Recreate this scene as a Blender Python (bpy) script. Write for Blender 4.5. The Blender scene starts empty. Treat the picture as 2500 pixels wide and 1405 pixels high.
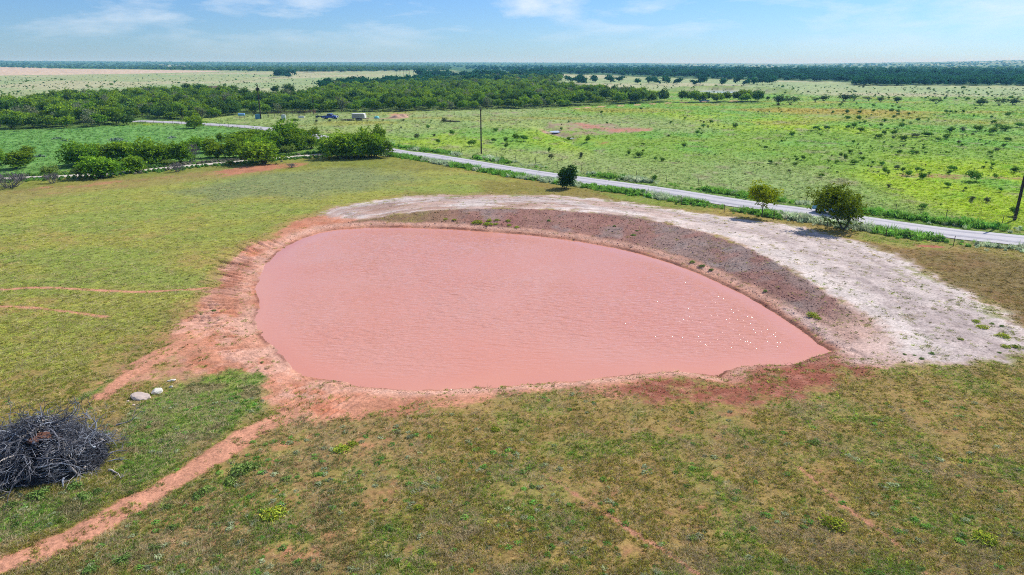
import bpy, bmesh, math, random
import numpy as np
from mathutils import Vector, Matrix
R = math.radians
random.seed(7); rng = np.random.default_rng(11)
scn = bpy.context.scene
COL = scn.collection

# ------------------------------------------------------------------ camera, sky, sun, exposure
W, H, F, HZ, CH = 2500.0, 1405.0, 1667.0, 153.0, 20.0      # photo pixels, focal length, horizon row, camera height
PITCH = math.atan((H/2-HZ)/F)
cam_d = bpy.data.cameras.new('camera'); cam = bpy.data.objects.new('camera', cam_d); COL.objects.link(cam)
cam.location = (0, 0, CH); cam.rotation_euler = (math.pi/2-PITCH, 0, 0)
cam_d.sensor_width = 36; cam_d.lens = 36*F/W; cam_d.clip_start = .5; cam_d.clip_end = 60000
scn.camera = cam
SUN_AZ, SUN_EL = R(50), R(42)                                  # azimuth measured from +Y towards +X
world = bpy.data.worlds.new('World'); scn.world = world; world.use_nodes = True
nt = world.node_tree; nt.nodes.clear()
def wn(t, **k):
    n = nt.nodes.new(t)
    for a, b in k.items(): setattr(n, a, b)
    return n
sky = wn('ShaderNodeTexSky', sky_type='NISHITA', sun_disc=False, sun_elevation=SUN_EL, sun_rotation=SUN_AZ,
         air_density=1.0, dust_density=.25, ozone_density=3.0, altitude=400)
tc = wn('ShaderNodeTexCoord'); mp = wn('ShaderNodeMapping'); mp.inputs['Scale'].default_value = (5., 5., 22)
mp.inputs['Location'].default_value = (1.7, 0.4, 0.3)
nz = wn('ShaderNodeTexNoise'); nz.inputs['Scale'].default_value = 1.0; nz.inputs['Detail'].default_value = 7; nz.inputs['Roughness'].default_value = .62
nz.inputs['Distortion'].default_value = .25
rp = wn('ShaderNodeMapRange'); rp.inputs['From Min'].default_value = .45; rp.inputs['From Max'].default_value = .72; rp.inputs['To Max'].default_value = .8
sp = wn('ShaderNodeSeparateXYZ'); el = wn('ShaderNodeMapRange'); el.inputs['From Min'].default_value = .005; el.inputs['From Max'].default_value = .06
mul = wn('ShaderNodeMath', operation='MULTIPLY')
tint = wn('ShaderNodeMix', data_type='RGBA', blend_type='MULTIPLY'); tint.inputs[0].default_value = 1; tint.inputs[7].default_value = (.52, .77, 1.18, 1)
mixc = wn('ShaderNodeMix', data_type='RGBA'); mixc.inputs[7].default_value = (8.2, 8.9, 9.6, 1)
bg = wn('ShaderNodeBackground'); bg.inputs['Strength'].default_value = .083
wo = wn('ShaderNodeOutputWorld'); L = nt.links.new
L(tc.outputs['Generated'], mp.inputs['Vector']); L(mp.outputs[0], nz.inputs['Vector']); L(nz.outputs['Fac'], rp.inputs['Value'])
L(tc.outputs['Generated'], sp.inputs[0]); L(sp.outputs['Z'], el.inputs['Value']); L(rp.outputs[0], mul.inputs[0]); L(el.outputs[0], mul.inputs[1])
L(sky.outputs[0], tint.inputs[6]); L(tint.outputs[2], mixc.inputs[6]); L(mul.outputs[0], mixc.inputs[0]); L(mixc.outputs[2], bg.inputs['Color']); L(bg.outputs[0], wo.inputs[0])
sun_d = bpy.data.lights.new('sun', 'SUN'); sun_d.energy = 4.4; sun_d.angle = R(.55); sun_d.color = (1, .95, .86)
sun = bpy.data.objects.new('sun', sun_d); COL.objects.link(sun)
SUNV = Vector((math.sin(SUN_AZ)*math.cos(SUN_EL), math.cos(SUN_AZ)*math.cos(SUN_EL), math.sin(SUN_EL)))
sun.rotation_euler = SUNV.to_track_quat('Z', 'Y').to_euler(); sun.location = (60, 60, 90)
vs = scn.view_settings; vs.view_transform = 'Standard'; vs.look = 'None'; vs.exposure = .42; vs.gamma = 1; vs.use_curve_mapping = False
cy = scn.cycles
cy.max_bounces = 6; cy.diffuse_bounces = 2; cy.glossy_bounces = 2; cy.transmission_bounces = 2; cy.transparent_max_bounces = 4; cy.volume_bounces = 0
cy.use_denoising = False; cy.use_adaptive_sampling = True; cy.adaptive_threshold = .01; cy.filter_width = 1.0; cy.sample_clamp_indirect = 4

# ------------------------------------------------------------------ small helpers
def gp(px, py, z=0.0):
    """the point at height z that the photo's pixel looks at"""
    u = (np.asarray(px, float)-W/2)/F; v = (H/2-np.asarray(py, float))/F
    dy = math.cos(PITCH)+v*math.sin(PITCH); dz = -math.sin(PITCH)+v*math.cos(PITCH)
    t = (z-CH)/dz
    return u*t, dy*t
def gpl(pts, z=0.0):
    a = np.array(pts, float); x, y = gp(a[:, 0], a[:, 1], z); return np.stack([x, y], 1)
def px_to_m(px, py): 
    """metres per photo pixel across at the ground under a pixel"""
    x, y = gp(px, py); return (y*math.cos(PITCH)+CH*math.sin(PITCH))/F
def lin(r, g, b, k=1.0):
    f = lambda c: ((c/255+.055)/1.055)**2.4 if c > 10 else c/255/12.92
    return np.array([f(r)*k, f(g)*k, f(b)*k])
def smooth(a, b, x):
    t = np.clip((x-a)/(b-a), 0, 1); return t*t*(3-2*t)
def _h(ix, iy, s):
    n = (ix*374761393+iy*668265263+s*1442695041).astype(np.int64) & 0xFFFFFFFF
    n = ((n ^ (n >> 13))*1274126177) & 0xFFFFFFFF
    n = ((n ^ (n >> 16))*2246822519) & 0xFFFFFFFF
    return ((n ^ (n >> 15)) & 0xFFFFFF)/float(0xFFFFFF)
def vn(x, y, s=0):
    ix = np.floor(x).astype(np.int64); iy = np.floor(y).astype(np.int64); fx = x-ix; fy = y-iy
    fx = fx*fx*(3-2*fx); fy = fy*fy*(3-2*fy)
    a = _h(ix, iy, s); b = _h(ix+1, iy, s); c = _h(ix, iy+1, s); d = _h(ix+1, iy+1, s)
    return (a*(1-fx)+b*fx)*(1-fy)+(c*(1-fx)+d*fx)*fy
def fbm(x, y, o=4, s=0):
    r = 0; a = .5; n = 0
    for i in range(o):
        r = r+a*vn(x*2**i+17.3*i, y*2**i-9.1*i, s+i); n += a; a *= .55
    return r/n
def dist_poly(px, py, pts, closed=False):
    d = np.full(px.shape, 1e9); n = len(pts)
    for i in range(n if closed else n-1):
        a = pts[i]; b = pts[(i+1) % n]; e = b-a; l2 = max(e@e, 1e-9)
        t = np.clip(((px-a[0])*e[0]+(py-a[1])*e[1])/l2, 0, 1)
        d = np.minimum(d, np.hypot(px-a[0]-t*e[0], py-a[1]-t*e[1]))
    return d
def inside(px, py, pts):
    c = np.zeros(px.shape, bool); n = len(pts)
    for i in range(n):
        a = pts[i]; b = pts[i-1]
        if a[1] == b[1]: continue
        c ^= ((a[1] > py) != (b[1] > py)) & (px < (b[0]-a[0])*(py-a[1])/(b[1]-a[1])+a[0])
    return c
def sdist(px, py, pts):
    d = dist_poly(px, py, pts, True); return np.where(inside(px, py, pts), d, -d)      # positive inside
def dense(pts, k=6):
    """Catmull-Rom through the points"""
    p = np.array(pts, float); o = []
    q = np.vstack([2*p[0]-p[1], p, 2*p[-1]-p[-2]])
    for i in range(len(p)-1):
        a, b, c, d = q[i:i+4]
        for t in np.linspace(0, 1, k, endpoint=False):
            o.append(.5*((2*b)+(-a+c)*t+(2*a-5*b+4*c-d)*t*t+(-a+3*b-3*c+d)*t**3))
    o.append(p[-1]); return np.array(o)

# ------------------------------------------------------------------ naming and materials
def tag(o, label=None, cat=None, group=None, kind=None):
    if label: o['label'] = label
    if cat: o['category'] = cat
    if group: o['group'] = group
    if kind: o['kind'] = kind
    return o
def empty(name, loc, rz=0, sc=1):
    o = bpy.data.objects.new(name, None); COL.objects.link(o); o.location = loc; o.rotation_euler = (0, 0, rz); o.scale = (sc,)*3 if not hasattr(sc, '__len__') else sc
    o.empty_display_size = .2
    return o
def link(name, me, parent=None, mat=None):
    o = bpy.data.objects.new(name, me); COL.objects.link(o)
    if parent: o.parent = parent
    if mat and not me.materials: me.materials.append(mat)
    return o
def copy_tree(o, parent=None):
    c = o.copy(); COL.objects.link(c); c.parent = parent
    for ch in o.children: copy_tree(ch, c)
    return c
def npmesh(name, v, f, col=None, mat=None, smooth_=False):
    """v (N,3), f (M,3|4) arrays, col (N,3) point colours"""
    me = bpy.data.meshes.new(name); v = np.asarray(v, np.float32); f = np.asarray(f, np.int32)
    m, k = f.shape
    me.vertices.add(len(v)); me.vertices.foreach_set('co', v.ravel())
    me.loops.add(m*k); me.loops.foreach_set('vertex_index', f.ravel())
    me.polygons.add(m); me.polygons.foreach_set('loop_start', np.arange(m, dtype=np.int32)*k)
    if smooth_: me.polygons.foreach_set('use_smooth', np.ones(m, bool))
    me.update(calc_edges=True)
    if col is not None:
        a = me.color_attributes.new('Col', 'FLOAT_COLOR', 'POINT')
        a.data.foreach_set('color', np.hstack([col, np.ones((len(v), 1))]).astype(np.float32).ravel())
    if mat: me.materials.append(mat)
    return me
def nodes(name):
    m = bpy.data.materials.new(name); m.use_nodes = True; t = m.node_tree
    return m, t, t.nodes['Principled BSDF']
def mat(name, c, rough=.7, metal=0, var=.25, scale=4, bump=.0, spec=.3):
    """plain surface with procedural mottling"""
    m, t, b = nodes(name)
    b.inputs['Roughness'].default_value = rough; b.inputs['Metallic'].default_value = metal; b.inputs['Specular IOR Level'].default_value = spec
    n = t.nodes.new('ShaderNodeTexNoise'); n.inputs['Scale'].default_value = scale; n.inputs['Detail'].default_value = 5
    o = t.nodes.new('ShaderNodeTexCoord'); t.links.new(o.outputs['Object'], n.inputs['Vector'])
    x = t.nodes.new('ShaderNodeMix'); x.data_type = 'RGBA'
    c = np.array(c); x.inputs[6].default_value = (*(c*(1-var)), 1); x.inputs[7].default_value = (*np.clip(c*(1+var), 0, .9), 1)
    t.links.new(n.outputs['Fac'], x.inputs[0]); t.links.new(x.outputs[2], b.inputs['Base Color'])
    if bump:
        u = t.nodes.new('ShaderNodeBump'); u.inputs['Strength'].default_value = bump; t.links.new(n.outputs['Fac'], u.inputs['Height']); t.links.new(u.outputs[0], b.inputs['Normal'])
    return m
def leaf_mat(name, hue=.025, val=.25, trans=.32, inst=None):
    """leaf colour from the mesh, each plant a little different; light passes through"""
    m, t, b = nodes(name); Lk = t.links.new
    a = t.nodes.new('ShaderNodeAttribute'); a.attribute_name = 'Col'
    src = a.outputs['Color']
    if inst:
        i = t.nodes.new('ShaderNodeAttribute'); i.attribute_name = inst; i.attribute_type = 'INSTANCER'
        mx = t.nodes.new('ShaderNodeMix'); mx.data_type = 'RGBA'; mx.blend_type = 'MULTIPLY'; mx.inputs[0].default_value = 1
        Lk(src, mx.inputs[6]); Lk(i.outputs['Color'], mx.inputs[7]); src = mx.outputs[2]
    hs = t.nodes.new('ShaderNodeHueSaturation'); oi = t.nodes.new('ShaderNodeObjectInfo')
    m1 = t.nodes.new('ShaderNodeMapRange'); m1.inputs['To Min'].default_value = .5-hue/2; m1.inputs['To Max'].default_value = .5+hue/2
    m2 = t.nodes.new('ShaderNodeMapRange'); m2.inputs['To Min'].default_value = 1-val; m2.inputs['To Max'].default_value = 1+val
    w = t.nodes.new('ShaderNodeTexWhiteNoise'); w.noise_dimensions = '1D'
    Lk(oi.outputs['Random'], m1.inputs['Value']); Lk(oi.outputs['Random'], w.inputs['W']); Lk(w.outputs['Value'], m2.inputs['Value'])
    Lk(m1.outputs[0], hs.inputs['Hue']); Lk(m2.outputs[0], hs.inputs['Value']); Lk(src, hs.inputs['Color'])
    d = t.nodes.new('ShaderNodeBsdfDiffuse'); tr = t.nodes.new('ShaderNodeBsdfTranslucent'); ms = t.nodes.new('ShaderNodeMixShader'); ms.inputs[0].default_value = trans
    Lk(hs.outputs[0], d.inputs[0]); Lk(hs.outputs[0], tr.inputs[0]); Lk(d.outputs[0], ms.inputs[1]); Lk(tr.outputs[0], ms.inputs[2])
    Lk(ms.outputs[0], t.nodes['Material Output'].inputs['Surface']); t.nodes.remove(b)
    return m
K = .72                                                          # picture colour -> base colour under this sun
M_bark = mat('bark', (.10, .085, .07), .9, var=.4, scale=6)
M_dead = mat('dead_wood', (.27, .265, .28), .9, var=.5, scale=5)
M_leaf = leaf_mat('leaves'); M_far = leaf_mat('far_leaves', .02, .25, .4)
M_grass = leaf_mat('grass_blades', .02, .2, .45, 'tint')
M_clod = leaf_mat('clods', .02, .35, .0, 'tint')

# ------------------------------------------------------------------ where things lie (photo pixels -> ground)
ZW = -.62
SH = [(830,560),(900,556),(1000,556),(1100,560),(1200,567),(1300,575),(1400,587),(1500,605),(1560,619),(1640,643),(1700,665),(1760,692),(1820,721),(1880,756),(1930,788),(1975,820),(2000,840),(2030,858),
      (2008,866),(1985,871),(1960,885),(1925,893),(1890,891),(1850,892),(1800,897),(1772,903),(1755,922),(1735,918),(1700,912),(1640,908),(1570,914),(1500,921),(1400,931),(1300,939),(1200,946),(1100,952),(1000,955),(930,951),(880,943),(830,933),
      (780,926),(740,917),(715,900),(690,875),(670,850),(650,830),(630,805),(622,780),(630,755),(632,735),(626,705),(634,675),(650,645),(675,620),(700,602),(740,582),(790,566)]
SHORE = gpl(SH, ZW)
HC = .85
CRESTP = [(880,541),(920,533),(975,523),(1040,515),(1150,510),(1300,511),(1420,518),(1530,528),(1650,552),(1756,580),(1852,619),(1938,667),(1996,702),(2060,745),(2110,778),(2165,812)]
CRESTH = [-.35, -.1, .3, .6, .8, .9, .9, .9, .9, .9, .9, .85, .7, .4, .15, 0.]
CREST = dense([np.array(gp(p_[0], p_[1], h_)) for p_, h_ in zip(CRESTP, CRESTH)], 4); CRH = np.interp(np.arange(len(CREST))/4, np.arange(len(CRESTH)), CRESTH)
OUTP = [(790,523),(830,505),(1000,480),(1250,474),(1420,482),(1520,492),(1650,512),(1800,532),(1950,553),(2080,583),(2180,622),(2280,672),(2400,733),(2470,785),(2520,810)]
OUTER = dense(gpl(OUTP), 4)
SLOPE = np.vstack([SHORE[:18], CREST[::-1]])
WHITE = np.vstack([CREST, gpl([(2110,835),(2075,850),(2120,872),(2200,880),(2330,888),(2430,884),(2520,852)]), OUTER[::-1]])
ROADC = dense(gpl([(330,296),(420,299),(494,303),(570,307.5),(640,313.5),(740,328),(850,348),(965,371),(1050,381.5),(1300,423),(1600,464.5),(1800,496),(1990,521.5),(2100,538),(2300,567),(2480,586),(2750,612)]), 6)
TRACKC = dense(gpl([(940,368),(860,372),(760,380),(600,393.5),(450,407),(300,421),(170,430),(80,434),(-60,440),(-300,452)]), 5)
FARRIDGE_X = [-400, 0, 600, 1250, 1650, 1900, 2200, 2500, 2900]; FARRIDGE_Z = [36, 34, 22, 18, 10, 5, 22, 46, 50]
GULLY = dense(gpl([(1318,300),(1335,312),(1345,322),(1365,326),(1380,333),(1398,343),(1412,352)]), 5)
WOODS_T = [(-250,236),(0,243),(60,240),(160,228),(330,222),(490,214),(560,222),(640,229),(760,226),(800,206),(960,202),(1100,190),(1220,181),(1340,183),(1370,189),(1330,206),(1500,216),(1640,231),(1850,232)]
WOODS_B = [(1850,246),(1640,250),(1480,257),(1300,265),(1100,270),(960,272),(760,276),(640,279),(560,284),(480,292),(380,303),(200,313),(0,318),(-250,322)]
WOODS = gpl([(x, 153+(y-153)/.80) for x, y in WOODS_T]+WOODS_B)
RSH = [(250,380),(330,362),(480,352),(600,372)]

# ------------------------------------------------------------------ the ground: one sheet, fine near the camera, out to the horizon
rs = [0., 6., 12., 17., 19.]
while rs[-1] < 15000:
    d = rs[-1]; st = max((d*d+400)/13660*1.0, .1)
    if 40 < d < 78: st = min(st, .17)
    elif d < 106: st = min(st, .27)
    elif d < 135: st = min(st, .27+(d-106)*.03)
    rs.append(d+min(st, max(.3, d*.026)))
rs = np.array(rs)
tf = np.linspace(R(-47), R(47), 720); tb = np.linspace(R(47), R(313), 46)[1:-1]
th = np.concatenate([tf, tb]); NR, NT = len(rs), len(th)
RR, TT = np.meshgrid(rs, th, indexing='ij'); X = RR*np.sin(TT); Y = RR*np.cos(TT)

near = (Y > 15) & (Y < 140) & (np.abs(X) < 110)
def on(mask, fn, default=0.0):
    o = np.full(X.shape, default); o[mask] = fn(X[mask], Y[mask]); return o
sd = on(near, lambda x, y: -sdist(x, y, SHORE), 99.)              # metres outside the shoreline
jag = on(near, lambda x, y: fbm(x*.9, y*.9, 4, 3)-.5)
sdj = sd+jag*.55
pondc = SHORE.mean(0)
PHI = np.arctan2(Y-pondc[1], X-pondc[0])
left = smooth(-9, -13, X)*smooth(33, 37, Y)*smooth(82, 74, Y)
bw = 2.2+3.6*left
bank = ZW+.62*(1-np.exp(-np.maximum(sdj, 0)/(bw*.55)))-np.where(sdj < 0, np.minimum(-sdj*.22, 2.2), 0)
dcr = on(near, lambda x, y: dist_poly(x, y, CREST), 99.); dsh = np.maximum(sd, 0)
dou = on(near, lambda x, y: dist_poly(x, y, OUTER), 99.)
insl = on(near, lambda x, y: inside(x, y, SLOPE), 0) > .5
inwh = on(near, lambda x, y: inside(x, y, WHITE), 0) > .5
dend = np.minimum(np.hypot(X-CREST[0, 0], Y-CREST[0, 1]), np.hypot(X-CREST[-1, 0], Y-CREST[-1, 1]))
_cx = X[near]; _cy = Y[near]; _b = np.full(_cx.shape, 1e9); _h2 = np.zeros(_cx.shape)
for _p, _hh in zip(dense(CREST, 3), np.interp(np.arange(3*(len(CREST)-1)+1)/3, np.arange(len(CREST)), CRH)):
    _d = (_cx-_p[0])**2+(_cy-_p[1])**2; _k = _d < _b; _b = np.where(_k, _d, _b); _h2 = np.where(_k, _hh, _h2)
hcv = np.zeros(X.shape); hcv[near] = _h2
ts = dsh/(dsh+dcr+1e-6); tw = dcr/(dcr+dou+1e-6)
berm = np.where(insl, ZW+.12+(hcv-ZW-.12)*ts**1.0, np.where(inwh, hcv*(1-smooth(.06, 1, tw)), -9))
und = on(RR < 900, lambda x, y: (fbm(x/28, y/28, 3, 21)-.5)*.22)*smooth(0, 8, np.maximum(sd, 0))
Z = np.maximum(bank+und, np.where(berm > -5, berm, -9))
# erosion rills down the left bank, clods on the dam's inner face, lumps where cattle tread
arc = PHI*21.0
rill = on(near, lambda x, y: 0.)
mk = near & (left > .01) & (sdj > 0) & (sdj < 7.5)
a_, s_ = arc[mk], sdj[mk]
wr = a_*1.75+.5*vn(a_*.8, s_*.5, 8)+.25*s_*(vn(a_*.35, s_*0, 7)-.5); rg = (.5+.5*np.cos(6.2832*wr))*smooth(.18, .5, vn(np.floor(wr+.5)*1.37, s_*.22, 5))
rg2 = 1-np.abs(2*vn(a_*3.4, s_*.4, 6)-1)
prof = smooth(.1, .6, s_)*smooth(5.6, 3.4, s_-1.5*(fbm(a_*.3, s_*0, 2, 9)-.5)*2)*(.35+.65*smooth(.2, .6, vn(a_*.22+3, s_*.05, 31)))
rill[mk] = left[mk]*prof*(.46*smooth(.5, .95, rg)+.10*smooth(.5, 1, rg2))
Z -= rill
Z = np.where((sdj > .2) & near, np.maximum(Z, ZW+.03+np.minimum(.1, .06*sdj)), Z)
cl = on(insl, lambda x, y: .10*(fbm(x*2.2, y*2.2, 3, 40)-.5)+.06*(vn(x*6, y*6, 41)-.5))*smooth(.4, 1.6, sd)
Z += cl
shl = on(near, lambda x, y: (fbm(x*2.6, y*2.6, 3, 50)-.5))*np.exp(-((sdj-.7)/.7)**2)*.20*(sdj > 0)
Z += shl
whr = on(inwh, lambda x, y: .05*(fbm(x*1.5, y*1.5, 4, 44)-.5)); Z += whr
gfine = on((RR < 110) & ~insl & ~inwh, lambda x, y: .10*(fbm(x*1.3, y*1.3, 4, 60)-.5)); Z += gfine*smooth(0, 1.5, sd)
# the white dam's wheel-like rills on its outer flank, tyre ruts in the near grass
# far land: gentle swell, ridge at the horizon
pxx = W/2+F*np.tan(np.clip(TT, -1.2, 1.2))*math.cos(PITCH)*1.04
fz = np.interp(pxx, FARRIDGE_X, FARRIDGE_Z)
Z += fz*smooth(2600, 7600, RR)+on(RR > 900, lambda x, y: (fbm(x/700, y/700, 3, 70)-.5)*9)*smooth(1500, 4500, RR)*1.0
Z += np.where(RR > 9000, -(RR-9000)*.004, 0)
rmk = (RR > 90) & (RR < 400) & (X > -200) & (X < 130)
droad = on(rmk, lambda x, y: dist_poly(x, y, ROADC), 99.); dtrk = on((RR > 90) & (RR < 400) & (X < 5), lambda x, y: dist_poly(x, y, TRACKC), 99.)
Z = np.where(droad < 8, Z*smooth(3.2, 8, droad)-.05*smooth(7, 3.2, droad), Z)
Z = np.where(dtrk < 4, Z*smooth(1.6, 4, dtrk)-.05*smooth(3, 1.6, dtrk), Z)
dgul = on((RR > 150) & (RR < 320) & (X > -10) & (X < 80), lambda x, y: dist_poly(x, y, GULLY), 99.)
Z -= .8*np.exp(-(dgul/2.2)**2)
FPC = gpl([(1776,223)])[0]
fpd = np.hypot((X-FPC[0])/26, (Y-FPC[1])/34)
Z += 2.2*np.exp(-((fpd-1.5)/.28)**2)*smooth(-.3, .6, (Y-FPC[1])/34+.9*(X-FPC[0])/26)-.5*np.exp(-(fpd/.95)**4)

# ---- colours: bare soil, what share grass covers, the grass's own colour
def px(x, y): return None
soil = np.empty(X.shape+(3,)); soil[:] = lin(196, 138, 108, K)
cover = np.full(X.shape, .80); gcol = np.empty(X.shape+(3,)); gcol[:] = lin(140, 139, 66, K)
wl = fbm(X/9, Y/9, 4, 100); wm = fbm(X/2.2, Y/2.2, 3, 101); wx = fbm(X/45, Y/45, 4, 102); wf = vn(X/.45, Y/.45, 103)
def mixin(dst, c, m): dst[:] = dst*(1-m[..., None])+np.asarray(c)*m[..., None]
def region(poly, soft, amp, nscale, seed, box=None):
    """soft-edged, ragged mask of a polygon on the ground"""
    lo = poly.min(0)-3*(soft+amp); hi = poly.max(0)+3*(soft+amp)
    mk = (X > lo[0]) & (X < hi[0]) & (Y > lo[1]) & (Y < hi[1])
    return on(mk, lambda x, y: smooth(-soft, soft, sdist(x, y, poly)+amp*2*(fbm(x/nscale, y/nscale, 4, seed)-.5)))
def stroke(line, w, soft, amp, nscale, seed):
    lo = line.min(0)-3*(w+soft+amp); hi = line.max(0)+3*(w+soft+amp)
    mk = (X > lo[0]) & (X < hi[0]) & (Y > lo[1]) & (Y < hi[1])
    return on(mk, lambda x, y: smooth(soft, -soft, dist_poly(x, y, line)-w+amp*2*(fbm(x/nscale, y/nscale, 4, seed)-.5)))
# foreground & left field
mixin(gcol, lin(157, 149, 66, K), smooth(.35, .7, wl)*.8)
mixin(gcol, lin(112, 136, 56, K), smooth(.45, .75, wx)*.6)
cover -= .20*smooth(.45, .7, wm)*smooth(.35, .6, wl)
fore = region(gpl([(-400,1600),(-400,1250),(300,1290),(640,1060),(900,985),(1500,975),(2100,900),(2600,900),(2900,1600)]), 1.5, 1.0, 3, 110)
mixin(gcol, lin(144, 140, 66, K), fore*.8); cover -= fore*.10
fl_ = region(gpl([(150,1405),(500,1180),(700,1030),(950,1000),(980,1100),(800,1405)]), 2.5, 2.5, 3, 113); cover -= fl_*.12; mixin(soil, lin(206, 142, 108, K), fl_)
mixin(gcol, lin(122, 132, 84, K), fl_*.6)
mixin(gcol, lin(112, 146, 50, K), fore*smooth(.46, .68, fbm(X/2.5, Y/2.5, 4, 112))*.75)
leftf = region(gpl([(-600,700),(0,475),(400,440),(750,415),(1150,420),(1330,470),(1000,470),(800,505),(640,575),(480,720),(250,900),(-600,1050)]), 3, 2, 6, 114)
cover += leftf*.16
mixin(gcol, lin(160, 163, 78, K), leftf*.8)
mixin(gcol, lin(142, 158, 76, K), leftf*smooth(.4, .65, fbm(X/14, Y/7, 4, 115))*.75)
sage = region(gpl([(430,470),(640,428),(820,412),(1000,420),(1040,440),(900,465),(700,480),(480,500)]), 4, 5, 8, 116)
mixin(gcol, lin(132, 143, 96, K), sage*.8)
redb = region(gpl([(-300,520),(0,468),(250,443),(420,425),(560,412),(640,405),(640,425),(440,447),(200,470),(0,500),(-300,560)]), 3, 3, 9, 117)
cover -= redb*.38; mixin(gcol, lin(150, 138, 82, K), redb*.6)
for poly, s in (([(520,420),(600,406),(690,400),(760,397),(735,408),(650,417),(560,427)], 1.0), ([(1100,416),(1170,419),(1165,425),(1105,422)], .8)):
    m = region(gpl(poly), .9, 1.2, 3, 118)*s; mixin(soil, lin(192, 132, 100, K), m); cover -= .5*m
# right of the dam: brown dry grass; behind the dam: brownish turf
brn = region(gpl([(2080,585),(2180,605),(2300,610),(2520,640),(2700,700),(2700,860),(2500,800),(2400,735),(2280,670),(2180,620)]), 1.5, 1.5, 3, 120)
mixin(gcol, lin(128, 112, 66, K), brn*.85); mixin(soil, lin(150, 95, 78, K), brn); cover += brn*.05
brn2 = region(gpl([(1170,478),(1180,440),(1330,448),(1480,470),(1650,508),(1500,490),(1300,474)]), 1.5, 1.5, 3, 121)
mixin(gcol, lin(138, 128, 62, K), brn2*.8)
gr3 = region(gpl([(1450,470),(1600,482),(1720,505),(1740,518),(1640,508),(1520,490)]), 1.0, 1.2, 3, 122)
mixin(gcol, lin(120, 150, 50, K), gr3*.9)
gr4 = region(gpl([(2085,560),(2200,580),(2330,592),(2300,612),(2180,600),(2100,585)]), .8, 1.0, 3, 123)
mixin(gcol, lin(120, 150, 50, K), gr4*.9)
rp1 = region(gpl([(2230,598),(2290,596),(2300,606),(2240,607)]), .8, 1.0, 1.5, 124)*.7; mixin(soil, lin(190, 110, 88, K), rp1); cover -= .8*rp1
# pond banks
pinks = region(gpl([(830,500),(740,526),(660,566),(615,606),(560,660),(520,700),(470,750),(415,800),(350,850),(300,895),(220,960),(245,985),(330,965),(430,935),(560,900),(650,890),(655,985),(660,1050),(760,1020),(900,1000),(1080,985),(1300,968),(1500,960),(1560,900),(1200,850),(800,800),(760,640),(900,540)]), 2.2, 2.4, 2.6, 130)
pinks *= .38+.62*smooth(8, 3.5, sd+2.5*(wm-.5)); pinks = np.maximum(pinks, left*smooth(5.2, 3.0, sd+1.6*(wm-.5)*2)); pinks = np.maximum(pinks, smooth(2.6, .8, sd+1.2*(wm-.5)*2)*near)
cover -= pinks*.86
mixin(soil, lin(212, 150, 122, K), pinks*.85)
mixin(soil, lin(226, 174, 152, K), pinks*left*smooth(.35, .6, fbm(X/2, Y/2, 4, 131)))
mixin(soil, lin(206, 132, 100, K), pinks*smooth(.5, .72, fbm(X/1.6, Y/1.6, 4, 132))*.8)
darkp = region(gpl([(560,640),(620,620),(600,700),(560,740),(520,720)]), 1.5, 1.4, 2, 133); mixin(soil, lin(176, 118, 96, K), darkp*.55)
# trails
trail = stroke(dense(gpl([(720,1005),(640,1040),(560,1092),(480,1145),(390,1195),(300,1246),(200,1300),(90,1350),(-60,1400),(-300,1480)]), 5), .74, .30, .30, 1.6, 140)
for lp, w, s in (([(-200,712),(0,707),(70,703),(150,704),(260,710),(350,713),(450,706),(520,698)], .26, .95), ([(-100,745),(0,748),(80,752),(170,762),(260,775)], .22, .75),
                 ([(1480,1255),(1560,1310),(1620,1345),(1700,1400),(1760,1450)], .12, .75), ([(1950,1140),(2080,1250),(2180,1320),(2260,1400)], .10, .6), ([(1300,1140),(1400,1205),(1480,1255)], .10, .4),
                 ([(330,885),(400,850),(480,815),(560,770)], .25, .7), ([(250,965),(330,905),(430,850)], .5, .6)):
    trail = np.maximum(trail, stroke(dense(gpl(lp), 5), w, .12, .14, 1.0, 141)*s)
mixin(soil, lin(222, 160, 130, K), trail*.95); cover = np.where(trail > .01, cover*(1-trail)-.1*trail, cover)
grs = region(gpl([(330,985),(430,935),(560,895),(640,900),(640,985),(560,1060),(440,1120),(330,1190),(180,1270),(0,1330),(-250,1400),(-250,1260),(0,1225),(280,1180),(300,1080),(290,1010)]), .7, 1.3, 2.2, 143)*(1-trail)
cover = np.maximum(cover, grs*.86); mixin(gcol, lin(108, 146, 58, K), grs*.85)
mixin(gcol, lin(120, 112, 80, K), grs*smooth(.5, .7, fbm(X/1.3, Y/1.3, 3, 144))*.7)
gt = region(gpl([(190,975),(260,925),(290,915),(250,955)]), .3, .4, 1, 145); cover = np.maximum(cover, gt*.9); mixin(gcol, lin(104, 138, 52, K), gt)
# wet red mud by the near right shore
mud = region(gpl([(1500,945),(1540,930),(1600,914),(1700,912),(1760,924),(1800,898),(1900,892),(1960,884),(2030,858),(2090,868),(2140,890),(2080,920),(2000,955),(1900,985),(1750,990),(1600,970)]), 1.3, 2.0, 2.2, 150)
mixin(soil, lin(150, 84, 68, K), mud*.8); mixin(soil, lin(196, 132, 112, K), mud*smooth(.5, .75, fbm(X/.8, Y/.8, 3, 151))*.75)
cover = np.where(mud > .01, cover*(1-mud*.55)+.22*mud*smooth(.5, .7, fbm(X/1.6, Y/1.6, 3, 152))-.15*mud, cover)
mixin(soil, lin(226, 180, 160, K), np.exp(-((sdj-1.0)/.75)**2)*near*.8*(1-mud)*(1-.6*left)); mixin(soil, lin(128, 82, 72, K), np.exp(-((sdj-.1)/.22)**2)*near*.8*smooth(.36, .62, fbm(X/2.5, Y/2.5, 3, 153)))
wetm = mud*smooth(1.6, .2, sdj); mixin(soil, lin(92, 56, 52, K), wetm*.7)
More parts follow.
